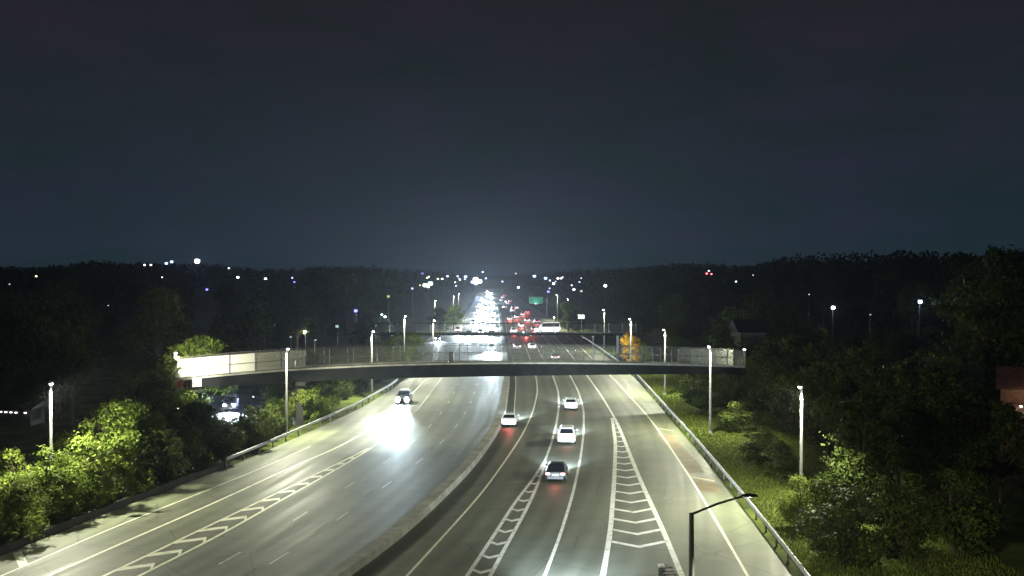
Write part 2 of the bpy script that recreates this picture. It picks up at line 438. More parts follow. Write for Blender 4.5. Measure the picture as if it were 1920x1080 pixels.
# cross bars and worn brown surfacing on the right-hand shoulder, a thick bar on the left one
def bar(p, q, w, mat, name='cross_bar', z=ZP + 0.003):
    (x0, y0), (x1, y1) = p, q
    build(name, MB().quad((x0, y0 - w/2, z), (x1, y1 - w/2, z), (x1, y1 + w/2, z), (x0, y0 + w/2, z)), mat, road)
bar(G(1231, 803), G(1263, 808), 0.35, M_YELLOW)
bar(G(1290, 893), G(1340, 902), 0.35, principled('orange_road_paint', (0.80, 0.42, 0.13), 0.6))
bar(G(1157, 791), G(1214, 785), 0.5, M_SHOULDER)
def patch(pts, mat, name, z=ZP - 0.002):
    mb = MB(); mb.v = [(*G(*p), z) for p in pts]; mb.f = [tuple(range(len(pts)))]
    build(name, mb, mat, road)
patch([(1232,812),(1262,816),(1322,886),(1288,888)], M_PATCH, 'worn_patch')
patch([(1294,900),(1342,906),(1356,925),(1310,922)], M_PATCH, 'worn_patch')
patch([(24,1037),(40,1034),(54,1060),(36,1064)], M_YELLOW, 'edge_bar', ZP + 0.003)

# ------------------------------------------------------------------ median barrier
def barrier(name, fn, y0, y1, prof, mat, seg=6.0, label='', cat='barrier'):
    root = thing(name, label, cat, (float(fn(y0)), y0, 0))
    bx, by = float(fn(y0)), y0
    y = y0
    while y < y1 - 0.1:
        ye = min(y + seg, y1)
        rings = []
        for yy in np.linspace(y + 0.02, ye - 0.02, 3):
            rings.append([(float(fn(yy)) + px_ - bx, yy - by, pz) for px_, pz in prof])
        build('concrete_block', MB().loft(rings), mat, root)
        y = ye
    return root
prof = [(-0.56,0),(-0.55,0.08),(-0.49,0.18),(-0.46,0.50),(0.46,0.50),(0.49,0.18),(0.55,0.08),(0.56,0)]
barrier('median_barrier', MED, 40, 640, prof, M_MEDIAN, 12.0, 'long concrete median barrier curving up the middle of the highway', 'barrier')

# ------------------------------------------------------------------ guardrails
def guardrail(name, fn, y0, y1, label, face, z=0.72, step=2.0):
    root = thing(name, label, 'guardrail', (float(fn(y0)), y0, 0)); bx, by = float(fn(y0)), y0
    ysl = np.arange(y0, y1 + 0.1, step)
    def wrail(zc):
        rings = []
        for yy in ysl:
            x = float(fn(yy)) - bx
            pr = [(0,-0.16),(0.07*face,-0.11),(0.07*face,-0.05),(0.01*face,0),(0.07*face,0.05),(0.07*face,0.11),(0,0.16),(-0.03*face,0.16),(-0.03*face,-0.16)]
            rings.append([(x + a, yy - by, zc + b) for a, b in pr])
        return MB().loft(rings)
    build('w_beam', wrail(z), M_RAIL, root)
    post = MB().box(-0.06, 0.06, -0.08, 0.08, -0.15, z + 0.12).mesh('post')
    for yy in ysl[::2]:
        link('post', post, M_FENCE, root, (float(fn(yy)) - bx - 0.10 * face, yy - by, 0))
    return root
guardrail('guardrail', off(RAIL, 0.45), 50, 330, 'long steel guardrail along the grass edge right of the exit ramp', -1)
guardrail('guardrail', off(LEDGE, -0.45), 104, 182, 'steel guardrail catching blue headlight glare along the left road edge', 1)
# low concrete kerb wall under the left bushes
barrier('kerb_wall', off(LEDGE, -0.75), 48, 104, [(-0.2,-0.1),(-0.18,0.42),(0.14,0.42),(0.2,-0.1)], M_CONC_D, 8.0,
        'low dark concrete wall at the foot of the left bushes', 'wall')

# ------------------------------------------------------------------ street lamps
LAMP_COL = (0.98, 1.0, 0.74)
lamp_pole = {}
def street_lamp(x, y, dirx, label, power=20500, h=9.4, arm=0.40, flat=False, group='highway street lamps', z0=ground_z, detail=True, diry=0.0, mat=M_POLE):
    root = thing('street_lamp', label, 'street lamp', (x, y, z0), 0, group)
    key = (round(h, 1), mat.name)
    if key not in lamp_pole:
        pm = MB().tube([(0,0,0.25),(0,0,h*0.5),(0,0,h)], [0.14, 0.12, 0.09], 10).mesh('pole')
        bm_ = MB().box(-0.22,0.22,-0.22,0.22,0,0.3,0.05).mesh('base')
        lamp_pole[key] = (pm, bm_)
    pm, bm_ = lamp_pole[key]
    link('pole', pm, mat, root); link('base', bm_, M_CONC, root)
    if not flat: diry = -2.2 * abs(dirx)
    n = math.hypot(dirx, diry); dx, dy = dirx / n, diry / n
    a = MB().tube([(0,0,h-0.25),(dx*arm*0.5,dy*arm*0.5,h+0.02),(dx*arm,dy*arm,h+0.10)] if not flat else [(0,0,h-0.05),(dx*arm*0.5,dy*arm*0.5,h+0.34),(dx*arm,dy*arm,h+0.62)], [0.05,0.045,0.04], 8)
    build('arm', a, mat, root)
    # cobra head: flattened shell with a drop lens below
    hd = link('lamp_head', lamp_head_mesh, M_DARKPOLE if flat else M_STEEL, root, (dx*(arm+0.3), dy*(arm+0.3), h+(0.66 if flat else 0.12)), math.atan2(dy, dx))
    ln = link('lens', lamp_lens_mesh, M_LENS, hd)
    if flat: hd.scale = (0.85, 0.7, 0.7)
    if flat: ln.scale = (0.8, 0.8, 0.25); ln.location = (0, 0, -0.045)
    if power:
        spot(root, (dx*(arm+0.3), dy*(arm+0.3), h+(0.5 if flat else -0.14)), (dirx*0.75, -0.12, -1), power, LAMP_COL, 165, 0.35, 0.12)
    return root
_r = []
for k, (xx, w_, zt, zb) in enumerate([(-0.38,0.06,0.05,-0.03),(-0.25,0.13,0.09,-0.06),(0.05,0.17,0.11,-0.07),(0.28,0.13,0.07,-0.06),(0.36,0.06,0.02,-0.04)]):
    _r.append([(xx,-w_,zb),(xx,w_,zb),(xx,w_*0.8,zt*0.6),(xx,w_*0.4,zt),(xx,-w_*0.4,zt),(xx,-w_*0.8,zt*0.6)])
lamp_head_mesh = MB().loft(_r).mesh('lamp_head')
_r = []
for zz, k in ((-0.065,1.0),(-0.13,0.92),(-0.18,0.7),(-0.205,0.35)):
    _r.append([(0.02+0.24*k*math.cos(2*math.pi*j/10), 0.13*k*math.sin(2*math.pi*j/10), zz) for j in range(10)])
lamp_lens_mesh = MB().loft(_r).mesh('lens')

def lamp_at(pxx, pyy, Y, dirx, label, **kw):
    p = D(pxx, pyy, Y); return street_lamp(p.x, p.y, dirx, label, h=p.z - ground_z - 0.1, **kw)
# right-hand row, near to far
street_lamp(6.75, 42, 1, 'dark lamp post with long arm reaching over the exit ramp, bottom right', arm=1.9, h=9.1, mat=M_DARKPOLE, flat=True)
lamp_at(1503, 722, 84, -1, 'lit lamp post rising from the bushes right of the guardrail')
lamp_at(1332, 648, 126, -1, 'tall lit lamp post on the grass verge in front of the footbridge right end')
lamp_at(1247, 617, 166, -1, 'lit lamp post just behind the footbridge, right of the exit ramp')
lamp_at(1183, 597, 205, -1, 'lit lamp post above the orange tree')
lamp_at(1133, 580, 256, -1, 'distant lit lamp post beyond the orange tree', power=11000)
lamp_at(1066, 561, 356, -1, 'far lit lamp post among yellow-green trees right of the road', power=11000)
lamp_at(1045, 553, 425, -1, 'farthest lit lamp post on the right, above the green sign', power=9000)
# left-hand row
street_lamp(-35.5, 47, 1, 'lamp post left of the road just outside the picture', power=26000)
lamp_at(95, 716, 85, 1, 'lit lamp post behind the yellow-green bushes at far left')
lamp_at(537, 652, 124, 1, 'lit lamp post in front of the footbridge left half')
lamp_at(697, 620, 161, 1, 'lit lamp post behind the footbridge, left of the road')
lamp_at(758, 592, 218, 1, 'lit lamp post beside the tree behind the footbridge')
lamp_at(812, 600, 205, 1, 'lit lamp post nearest the road behind the footbridge', power=9000)
lamp_at(815, 563, 342, 1, 'distant lit lamp post left of the oncoming traffic', power=9000)
lamp_at(850, 555, 405, 1, 'far lit lamp post of a close pair, left one', power=9000)
lamp_at(860, 550, 459, 1, 'far lit lamp post of a close pair, right one', power=9000)

# ------------------------------------------------------------------ footbridge over the highway
FB_A, FB_B = (-38.0, 127.0), (32.3, 155.0)
deck_px = [(340,711.5),(464,702.5),(536,692.5),(600,690),(700,687),(850,683),(1000,681),(1120,682),(1200,683.5),(1300,686),(1397,688.5)]
def fb(t):
    X = FB_A[0] + (FB_B[0]-FB_A[0])*t; Y = FB_A[1] + (FB_B[1]-FB_A[1])*t
    return X, Y
def fb_deck(t):
    X, Y = fb(t); xp = 960 + FPX * X / Y
    yp = np.interp(xp, [q[0] for q in deck_px], [q[1] for q in deck_px])
    return D(xp, yp, Y).z
TT = np.linspace(0, 1, 61)
_dz = np.array([fb_deck(t) for t in TT]); _dz = np.polyval(np.polyfit(TT, _dz, 4), TT)
def dz(t): return float(np.interp(t, TT, _dz))
FB_L = math.hypot(FB_B[0]-FB_A[0], FB_B[1]-FB_A[1])
FBU = Vector(((FB_B[0]-FB_A[0])/FB_L, (FB_B[1]-FB_A[1])/FB_L, 0)); FBN = Vector((-FBU.y, FBU.x, 0))   # FBN points away from the camera
bridge = thing('footbridge', 'long dark footbridge with chain-link fences crossing above the highway', 'footbridge', (0, 0, 0))
def fbp(t, n, z): X, Y = fb(t); return (X + FBN.x*n, Y + FBN.y*n, z)
WID = 2.9
def depth(t): return 1.05 + 0.55 * math.sin(math.pi * min(1, max(0, t*1.05 + 0.02))) 
mb = MB(); mb.loft([[fbp(t,-0.0,dz(t)-0.22), fbp(t,WID,dz(t)-0.22), fbp(t,WID,dz(t)-0.02), fbp(t,0,dz(t)-0.02)] for t in TT]); build('deck', mb, M_CONC_D, bridge)
for side in (0, 1):
    n0 = -0.14 if side == 0 else WID + 0.02
    mb = MB(); mb.loft([[fbp(t,n0,dz(t)-depth(t)), fbp(t,n0+0.12,dz(t)-depth(t)), fbp(t,n0+0.12,dz(t)-0.05), fbp(t,n0,dz(t)-0.05)] for t in TT]); build('girder', mb, M_GIRDER, bridge)
    mb = MB(); mb.loft([[fbp(t,n0-0.05,dz(t)-0.045), fbp(t,n0+0.17,dz(t)-0.045), fbp(t,n0+0.17,dz(t)+0.16), fbp(t,n0-0.05,dz(t)+0.16)] for t in TT]); build('kerb', mb, M_CONC, bridge)
    nf = n0 + 0.06
    FH = 2.35
    NP = 26
    for k in range(NP + 1):
        t = k / NP; X, Y, _ = fbp(t, nf, 0)
        build('fence_post', MB().tube([(X, Y, dz(t)+0.15), (X, Y, dz(t)+FH)], 0.045, 6), M_FENCE, bridge)
        if k < NP:
            t1 = (k+1) / NP; e_ = 0.0009
            a, b = fbp(t+e_, nf, dz(t)+0.18), fbp(t1-e_, nf, dz(t1)+0.18)
            c, d = fbp(t1-e_, nf, dz(t1)+FH-0.03), fbp(t+e_, nf, dz(t)+FH-0.03)
            build('mesh_panel', MB().quad(a, b, c, d), (M_LIT_MESH if (k < 3 and side == 0) else M_MESH3 if (k >= NP - 3 or (k < 5 and side == 0)) else M_MESH), bridge)  # end panels take the paler copies that look lit
    for zr in (0.25, 1.25, FH):
        build('rail', MB().tube([fbp(t, nf - 0.06, dz(t)+zr) for t in TT[::3]], 0.032, 6), M_FENCE, bridge)
for t in (0.03, 0.185, 0.985):                          # concrete piers clear of the carriageways
    X, Y = fb(t); c = Vector((X, Y, 0)) + FBN * (WID/2)
    build('pier', MB().box(-0.9, 0.9, -0.45, 0.45, ground_z - 0.3, dz(t) - depth(t) + 0.1), M_CONC_D, bridge, loc=(c.x, c.y, 0), rotz=math.atan2(FBN.y, FBN.x))
    build('pier_cap', MB().box(-1.5, 1.5, -0.55, 0.55, dz(t) - depth(t) - 0.5, dz(t) - depth(t) + 0.02), M_CONC_D, bridge, loc=(c.x, c.y, 0), rotz=math.atan2(FBN.y, FBN.x))
def bridge_post(pxx, t, ztop, label):
    X, Y, _ = fbp(t, WID - 0.25, 0)
    r = thing('slim_post', label, 'post', (X, Y, dz(t)))
    build('shaft', MB().tube([(0,0,0),(0,0,ztop)], [0.06,0.04], 8), M_POLE, r)
    build('cap', MB().box(-0.12,0.12,-0.12,0.12,ztop,ztop+0.08), M_STEEL, r)
def t_for_px(xp):
    lo, hi = 0.0, 1.0
    for _ in range(40):
        m_ = (lo+hi)/2; X, Y, _z = fbp(m_, WID-0.25, 0)
        if 960 + FPX*X/Y < xp: lo = m_
        else: hi = m_
    return lo
bridge_post(590, t_for_px(590), 3.2, 'slim pale post standing on the left half of the footbridge')
bridge_post(1112, t_for_px(1112), 3.4, 'slim pale post on the footbridge right of the lanes')
bridge_post(1272, t_for_px(1272), 1.9, 'short slim post on the footbridge near its right end')
for xp, hh, lab in ((548, 0.9, 'small dark cabinet on the footbridge beside the lamp post'), (845, 1.3, 'dark upright cabinet on the footbridge above the oncoming lanes')):
    t = t_for_px(xp); X, Y, _ = fbp(t, WID - 0.5, 0)
    r = thing('cabinet', lab, 'cabinet', (X, Y, dz(t)))
    build('case', MB().box(-0.3,0.3,-0.2,0.2,0.0,hh,0.02), M_DARKM, r)
    build('lid', MB().box(-0.33,0.33,-0.23,0.23,hh,hh+0.07,0.03), M_DARKM, r)
# lamps that stand at the two bridge heads and light the fences
def head_lamp(x, y, z0, h, label, power, color, aim=(0, 0, -1), cone=150):
    r = thing('path_lamp', label, 'lamp', (x, y, z0))
    build('pole', MB().tube([(0,0,0),(0,0,h)], [0.07,0.05], 8), M_POLE, r)
    hd = build('lamp_head', MB().box(-0.2,0.2,-0.2,0.2,h,h+0.14,0.05), M_STEEL, r)
    rg = [[(0.15*k*math.cos(2*math.pi*j/8),0.15*k*math.sin(2*math.pi*j/8),h-zz) for j in range(8)] for zz, k in ((0.0,1.0),(0.08,0.9),(0.13,0.5))]
    build('lens', MB().loft(rg), M_LENS, hd)
    spot(r, (0,0,h-0.2), aim, power, color, cone, 0.5, 0.1)
    return r
X, Y, _ = fbp(-0.006, -3.2, 0)
head_lamp(X, Y, ground_z, dz(0.03) + 3.3, 'path lamp flooding the left end of the footbridge fence', 34000, (1.0, 0.98, 0.80), (0.45, 0.8, -0.5), 140)
X, Y, _ = fbp(1.006, 0.9, 0)
head_lamp(X, Y, dz(1.0), 2.45, 'small path lamp at the right end of the footbridge', 3000, (0.95, 1.0, 0.80), (-0.9, -0.1, -0.4), 160)
# white notice on the left end of the girder, and a red sign beside it
X, Y, _ = fbp(0.028, -0.22, 0)
r = thing('notice_board', 'small square white notice fixed to the left end of the footbridge', 'sign', (X, Y, dz(0.03) - 0.95), math.atan2(FBU.y, FBU.x))
build('panel', MB().box(-0.5,0.5,-0.03,0.03,0,0.95), principled('white_sign', (0.75,0.75,0.72), 0.5), r)
build('frame', MB().box(-0.55,-0.5,-0.04,0.04,-0.03,0.98), M_DARKM, r)
p = D(333, 719, 125)
r = thing('red_sign', 'faded red sign on a post left of the footbridge end', 'sign', (p.x, p.y, ground_z))
build('post', MB().tube([(0,0,0),(0,0,p.z+0.5)], 0.05, 6), M_STEEL, r)
build('panel', MB().box(-0.6,0.6,-0.06,-0.02,p.z-0.35,p.z+0.4), principled('red_sign_paint', (0.55,0.10,0.07), 0.5), r)

# ------------------------------------------------------------------ overpass farther up the road
OY = 230.0
op = thing('overpass', 'far thin overpass with a see-through fence beyond the footbridge', 'bridge', (0, OY, 0))
oz = D(940, 626, OY).z; ot = D(940, 606, OY).z
OX0, OX1 = -28.0, 25.5
build('deck', MB().box(OX0, OX1, 0, 6.5, oz - 0.30, oz), M_CONC_D, op)
build('parapet', MB().box(OX0, OX1, -0.12, 0.1, oz - 0.34, oz + 0.12), M_GIRDER, op)
post = MB().box(-0.05, 0.05, -0.05, 0.05, oz + 0.12, ot).mesh('fence_post')
nb = 19
for k in range(nb + 1):
    x = OX0 + (OX1 - OX0) * k / nb
    link('fence_post', post, M_FENCE, op, (x, 0, 0))
    if k < nb:
        x1 = OX0 + (OX1 - OX0) * (k+1) / nb
        build('mesh_panel', MB().quad((x+0.06,0,oz+0.14),(x1-0.06,0,oz+0.14),(x1-0.06,0,ot-0.05),(x+0.06,0,ot-0.05)), M_MESH2, op)
build('rail', MB().box(OX0, OX1, -0.14, -0.055, ot - 0.08, ot + 0.05), M_GIRDER, op)
for x in (-26.0, 23.0): build('pier', MB().box(x-1.0, x+1.0, 0.6, 5.9, ground_z - 0.3, oz - 0.30), M_CONC_D, op)

# ------------------------------------------------------------------ cars
M_GLASS = principled('car_glass', (0.012, 0.014, 0.018), 0.08, 0.0, spec=0.8)
M_TYRE = principled('tyre_rubber', (0.015, 0.015, 0.015), 0.85)
M_RIM = principled('alloy_rim', (0.45, 0.45, 0.46), 0.35, 0.7)
M_TRIM = principled('black_trim', (0.02, 0.02, 0.021), 0.6)
M_TAIL = emission('tail_light', (1.0, 0.045, 0.035), 9.0)
M_TAIL_HOT = emission('brake_light_glow', (1.0, 0.30, 0.26), 10.0)
M_HEAD = emission('headlight_lens', (0.92, 0.96, 1.0), 160.0)
M_PLATE = emission('lit_plate', (0.75, 0.75, 1.0), 0.9)
PAINT = {k: principled('paint_' + k, c, 0.32, 0.15, spec=0.6) for k, c in dict(
    white=(0.80,0.80,0.80), silver=(0.45,0.46,0.48), black=(0.012,0.012,0.015), blue=(0.03,0.06,0.16),
    red=(0.30,0.02,0.02), grey=(0.11,0.115,0.12), beige=(0.42,0.36,0.26)).items()}
KIND = {   # length, half width, hood z, boot z, roof z, bottom cabin y0/y1, roof y0/y1
    'sedan': dict(L=4.7, w=0.90, hood=0.95, boot=1.05, roof=1.45, c0=-1.95, c1=1.05, r0=-1.10, r1=0.20),
    'hatch': dict(L=4.2, w=0.88, hood=0.98, boot=1.08, roof=1.52, c0=-2.03, c1=1.00, r0=-1.60, r1=0.25),
    'suv':   dict(L=4.7, w=0.96, hood=1.10, boot=1.18, roof=1.78, c0=-2.28, c1=1.05, r0=-1.95, r1=0.25),
    'van':   dict(L=5.2, w=1.00, hood=1.20, boot=1.25, roof=2.25, c0=-2.57, c1=1.75, r0=-2.48, r1=0.95)}
CARM = {}
def car_meshes(kind):
    if kind in CARM: return CARM[kind]
    k = KIND[kind]; L, w = k['L'], k['w']; h = L/2
    def ring(y, hw, zb, zt):
        return [(-hw*0.90,y,zb),(hw*0.90,y,zb),(hw,y,zb+0.14),(hw*1.0,y,(zb+zt)/2+0.05),(hw*0.95,y,zt-0.06),(hw*0.82,y,zt),(-hw*0.82,y,zt),(-hw*0.95,y,zt-0.06),(-hw*1.0,y,(zb+zt)/2+0.05),(-hw,y,zb+0.14)]
    bt, hd = k['boot'], k['hood']
    body = MB().loft([ring(-h,w*0.84,0.42,bt-0.16), ring(-h+0.07,w*0.93,0.30,bt-0.03), ring(-h+0.45,w*0.99,0.24,bt),
                      ring(-0.5,w,0.22,(bt+hd)/2+0.02), ring(k['c1'],w,0.22,hd+0.03), ring(h-0.5,w*0.98,0.22,hd-0.07),
                      ring(h-0.1,w*0.90,0.27,hd-0.16), ring(h,w*0.78,0.38,hd-0.26)])
    zc0, zc1, zr = bt-0.05, hd-0.02, k['roof']; hw, hr = w*0.92, w*0.70
    def cab(f, y_side):  # f: 0 belt .. 1 roof
        y0 = k['c0'] + (k['r0']-k['c0'])*f; y1 = k['c1'] + (k['r1']-k['c1'])*f
        x = hw + (hr-hw)*f; z0 = zc0 + (zr-zc0)*f; z1 = zc1 + (zr-zc1)*f
        return y0, y1, x, z0, z1
    rings = []
    for f, e in ((0,0),(0.85,0),(0.96,0.05),(1.0,0.14)):
        y0, y1, x, z0, z1 = cab(f, 0); rings.append([(-x+e,y0+e,z0),(x-e,y0+e,z0),(x-e,y1-e,z1),(-x+e,y1-e,z1)])
    cabin = MB().loft(rings)
    def pane(which, f0=0.12, f1=0.80, off_=0.012):
        a0 = cab(f0, 0); a1 = cab(f1, 0); mb = MB()
        if which == 'rear': return mb.quad((-a0[2]*0.86,a0[0]-off_,a0[3]),(a0[2]*0.86,a0[0]-off_,a0[3]),(a1[2]*0.86,a1[0]-off_,a1[3]),(-a1[2]*0.86,a1[0]-off_,a1[3]))
        if which == 'front': return mb.quad((a0[2]*0.9,a0[1]+off_,a0[4]),(-a0[2]*0.9,a0[1]+off_,a0[4]),(-a1[2]*0.9,a1[1]+off_,a1[4]),(a1[2]*0.9,a1[1]+off_,a1[4]))
        s = 1 if which == 'right' else -1
        z0 = max(a0[3], a0[4]) + 0.02
        q = [((a0[2]+off_)*s, a0[0]+0.18, z0), ((a0[2]+off_)*s, a0[1]-0.22, z0), ((a1[2]+off_)*s, a1[1]-0.08, a1[4]), ((a1[2]+off_)*s, a1[0]+0.10, a1[3])]
        return mb.quad(*(q if s > 0 else q[::-1]))
    tyre = MB().loft([[(xx, rr*math.cos(2*math.pi*j/18), rr*math.sin(2*math.pi*j/18)) for j in range(18)] for xx, rr in ((-0.10,0.29),(-0.09,0.33),(0.09,0.33),(0.10,0.29))])
    rim = MB().loft([[(xx, rr*math.cos(2*math.pi*j/14), rr*math.sin(2*math.pi*j/14)) for j in range(14)] for xx, rr in ((-0.108,0.20),(0.108,0.20))])
    tz = bt - 0.27 if kind in ('sedan',) else bt - 0.2
    d = dict(body=body, cabin=cabin, rear_window=pane('rear'), windshield=pane('front'), side_r=pane('right'), side_l=pane('left'), tyre=tyre, rim=rim,
             tail=MB().box(-0.17,0.17,-0.05,0.06,-0.075,0.075,0.015), head=MB().box(-0.17,0.17,-0.06,0.06,-0.075,0.075,0.015),
             plate=MB().box(-0.26,0.26,-0.02,0.02,-0.07,0.07),
             bumper=MB().loft([ring(-h-0.05,w*0.80,0.34,0.56), ring(-h+0.03,w*0.94,0.32,0.60), ring(-h+0.3,w*1.005,0.32,0.60)]),
             fbumper=MB().loft([ring(h-0.3,w*0.955,0.26,0.52), ring(h-0.08,w*0.92,0.27,0.52), ring(h+0.05,w*0.74,0.30,0.48)]),
             mirror=MB().box(-0.11,0.11,-0.06,0.06,0,0.14,0.02))
    CARM[kind] = (k, {n: m.mesh(n) for n, m in d.items()}, tz)
    for n in ('tyre', 'rim'): pass
    return CARM[kind]
def car(x, y, head, kind, paint, label, group=None, lights='head', power=9000, tail=M_TAIL, tailpool=0, full=True, tilt=-0.05, z=0.0, cone=60, hs=1.0, near=0, glare=0):
    """head: direction of travel as an angle from +Y (counter-clockwise)"""
    k, me, tz = car_meshes(kind); L, w = k['L'], k['w']; h = L/2
    r = thing('car' if kind != 'van' else 'van', label, 'car' if kind != 'van' else 'van', (x, y, z), head, group)
    P = PAINT[paint]
    link('body', me['body'], P, r); link('cabin', me['cabin'], P, r)
    link('rear_window', me['rear_window'], M_GLASS, r); link('windshield', me['windshield'], M_GLASS, r)
    link('side_window', me['side_r'], M_GLASS, r); link('side_window', me['side_l'], M_GLASS, r)
    link('bumper', me['bumper'], P, r); link('bumper', me['fbumper'], P, r)
    for sx in (-1, 1):
        for yy in (-L*0.295, L*0.305):
            t = link('wheel', me['tyre'], M_TYRE, r, (sx*(w-0.085), yy, 0.33))
            link('rim', me['rim'], M_RIM, t)
        link('taillight', me['tail'], tail, r, (sx*w*0.72, -h+0.02, tz))
        hl = link('headlight', me['head'], M_HEAD, r, (sx*w*0.62, h-0.05, k['hood']-0.30)); hl.scale = (min(hs, 1.4), 1, hs)
        link('mirror', me['mirror'], P, r, (sx*(w+0.06), k['c1']-0.35, k['hood']+0.03))
    link('licence_plate', me['plate'], M_PLATE, r, (0, -h-0.03, bt_z(k)))
    if power:
        spot(r, (0, h + 0.12, k['hood']-0.28), (0, 1, tilt), power, (0.76, 0.92, 1.0), cone, 1.0, 0.25, 'headlight_beam')
    if glare:
        spot(r, (0, h + 0.15, k['hood']-0.25), (0, 1, 0.09), glare, (0.72, 0.90, 1.0), 34, 1.0, 0.25, 'headlight_beam')  # extra beam raised towards the camera, added for headlight glare
    if near:
        for sx in (-1, 1): link('added_glare_lamp', me['head'], M_HEAD, r, (sx*w*0.66, h+0.03, 0.46)).scale = (1.1, 1, 1.2)  # added bright lenses that enlarge the headlight glare
        spot(r, (0, h + 0.15, k['hood']-0.2), (0, 1, -0.34), near, (0.85, 0.94, 1.0), 40, 1.0, 0.25, 'headlight_beam')  # steep beam added to whiten the road right before the car
    if tailpool:
        spot(r, (0, -h - 0.12, 0.75), (0, -1, -0.35), tailpool, (1.0, 0.10, 0.08), 120, 0.9, 0.3, 'taillight_glow')
    return r
def bt_z(k): return k['boot'] - 0.36
def head_of(fn, y): return -math.atan2(float(fn(y+4) - fn(y-4)), 8.0)
def lane(fa, fb_, f=0.5): return lambda y: fa(y) + (fb_(y) - fa(y)) * f
lane1 = lane(R7, R6); lane2 = lane(R6, R5); lane3 = lane(R5, R3, 0.42); lane0 = lane(off(MED, 1.9), R7)
def drive(fn, y, kind, paint, label, back=False, **kw):
    return car(float(fn(y)), y, head_of(fn, y) + (math.pi if back else 0), kind, paint, label, **kw)
# the four cars before the footbridge, seen from behind
x_, y_ = G(1047, 905); drive(lambda y: R5(y) - 1.72 + 0*y, y_ + 2.2, 'sedan', 'black', 'black sedan seen from behind, nearest of the cars driving away', power=34000, tail=M_TAIL_HOT, tailpool=45)
x_, y_ = G(1060, 834); drive(lane2, y_ + 2.2, 'suv', 'white', 'white car with dark red rear window between the two lane lines', power=36000, tail=M_TAIL_HOT, tailpool=30)
x_, y_ = G(1063, 770); drive(lane2, y_ + 2.2, 'hatch', 'white', 'small pale car closest to the footbridge, driving away', power=36000, tail=M_TAIL_HOT, tailpool=20)
x_, y_ = G(961, 801); drive(lambda y: R7(y) - 2.05, y_ + 2.2, 'sedan', 'white', 'pale car beside the median barrier with a red glow behind it', power=44000, tail=M_TAIL_HOT, tailpool=170)
# a car just below the frame: only its headlights reach the picture
drive(lane(R5, R4), 55.0, 'suv', 'silver', 'silver car just below the picture, its headlights on the lane ahead', power=150000, tilt=-0.20)
# cars beyond the footbridge, driving away
x_, y_ = G(1041, 676); car(x_, y_+2, head_of(lane3, 240), 'sedan', 'grey', 'dark car with an orange light right behind the footbridge rail', power=6000, tail=M_TAIL_HOT)
x_, y_ = G(970, 656); car(x_, y_+2, head_of(lane1, 250), 'hatch', 'grey', 'car with pale lights next to the median, past the footbridge', power=6000, tail=M_TAIL_HOT)
x_, y_ = G(998, 655); car(x_, y_+2, head_of(lane2, 250), 'sedan', 'white', 'pale car in the middle lane past the footbridge', power=6000, tail=M_TAIL_HOT)
ORD = ['first','second','third','fourth','fifth','sixth','seventh','eighth','ninth','tenth','eleventh','twelfth','thirteenth','fourteenth','fifteenth','sixteenth','seventeenth','eighteenth','nineteenth','twentieth','twenty-first','twenty-second','twenty-third','twenty-fourth','twenty-fifth']
LNAME = {}
def nth(fn, names):
    k = LNAME.get(id(fn), 0); LNAME[id(fn)] = k + 1
    return ORD[k] + ' in ' + names[id(fn)]
away = [(lane0,335),(lane1,318),(lane2,345),(lane1,372),(lane2,410),(lane3,398),(lane1,440),(lane0,425),(lane2,470),(lane3,500),(lane1,520),(lane2,560),(lane0,575),(lane1,640),(lane2,690),(lane0,720),(lane1,800),(lane2,860)]
NM = {id(lane0): 'the lane beside the median', id(lane1): 'the second lane', id(lane2): 'the third lane', id(lane3): 'the outer lane'}
away.sort(key=lambda q: q[1])
for i, (fn, y) in enumerate(away):
    drive(fn, y, ['sedan','suv','hatch'][i % 3], ['grey','white','black','silver','blue'][i % 5], 'distant car with red tail lights beyond the overpass, ' + nth(fn, NM), group='distant cars driving away', power=9000, tail=M_TAIL, tailpool=1500 if y < 520 else 0)
# oncoming traffic
lA, lB, lC, lD = off(MED, -2.9), off(MED, -6.2), off(MED, -9.6), off(MED, -13.2)
p = D(755, 748, 153.0)
car(p.x, p.y + 2.2, math.pi - 0.02, 'suv', 'black', 'oncoming car with dazzling white headlights on the left carriageway', power=120000, tilt=-0.08, cone=16, hs=2.6, near=14000, glare=110000)
p = G(820, 638); car(p[0], p[1], math.pi + 0.12, 'sedan', 'grey', 'oncoming car with bright headlights on the left slip road behind the footbridge', power=30000)
onc = [(lA,262),(lA,318),(lB,330),(lC,322),(lD,340),(lA,372),(lB,385),(lC,392),(lA,425),(lB,440),(lC,452),(lA,490),(lB,500),(lC,520),(lB,575),(lA,590),(lC,620),(lA,680),(lB,700),(lC,760),(lA,820),(lB,880),(lA,980),(lB,1060)]
NM = {id(lA): 'the lane beside the median', id(lB): 'the second lane', id(lC): 'the third lane', id(lD): 'the outer lane'}
onc.sort(key=lambda q: q[1])
for i, (fn, y) in enumerate(onc):
    drive(fn, y, ['sedan','suv','hatch'][i % 3], ['white','grey','black','silver','red'][i % 5], 'distant oncoming car with white headlights, ' + nth(fn, NM) + ' beyond the footbridge', back=True, group='distant oncoming cars', power=420000 if y < 270 else 70000, cone=34 if y < 270 else 60)
# white van crossing the overpass
p = D(1027, 626, OY + 3.2)
car(p.x, OY + 3.2, math.pi/2, 'van', 'white', 'white van crossing the far overpass', power=0, z=oz)

r = head_lamp(p.x + 1.2, OY + 0.35, oz, 3.4, 'small lamp added on the far overpass to light the white van', 900, (1.0,0.97,0.88), (-0.35,1,-0.6), 150)  # added lamp to brighten the van, no source seen there

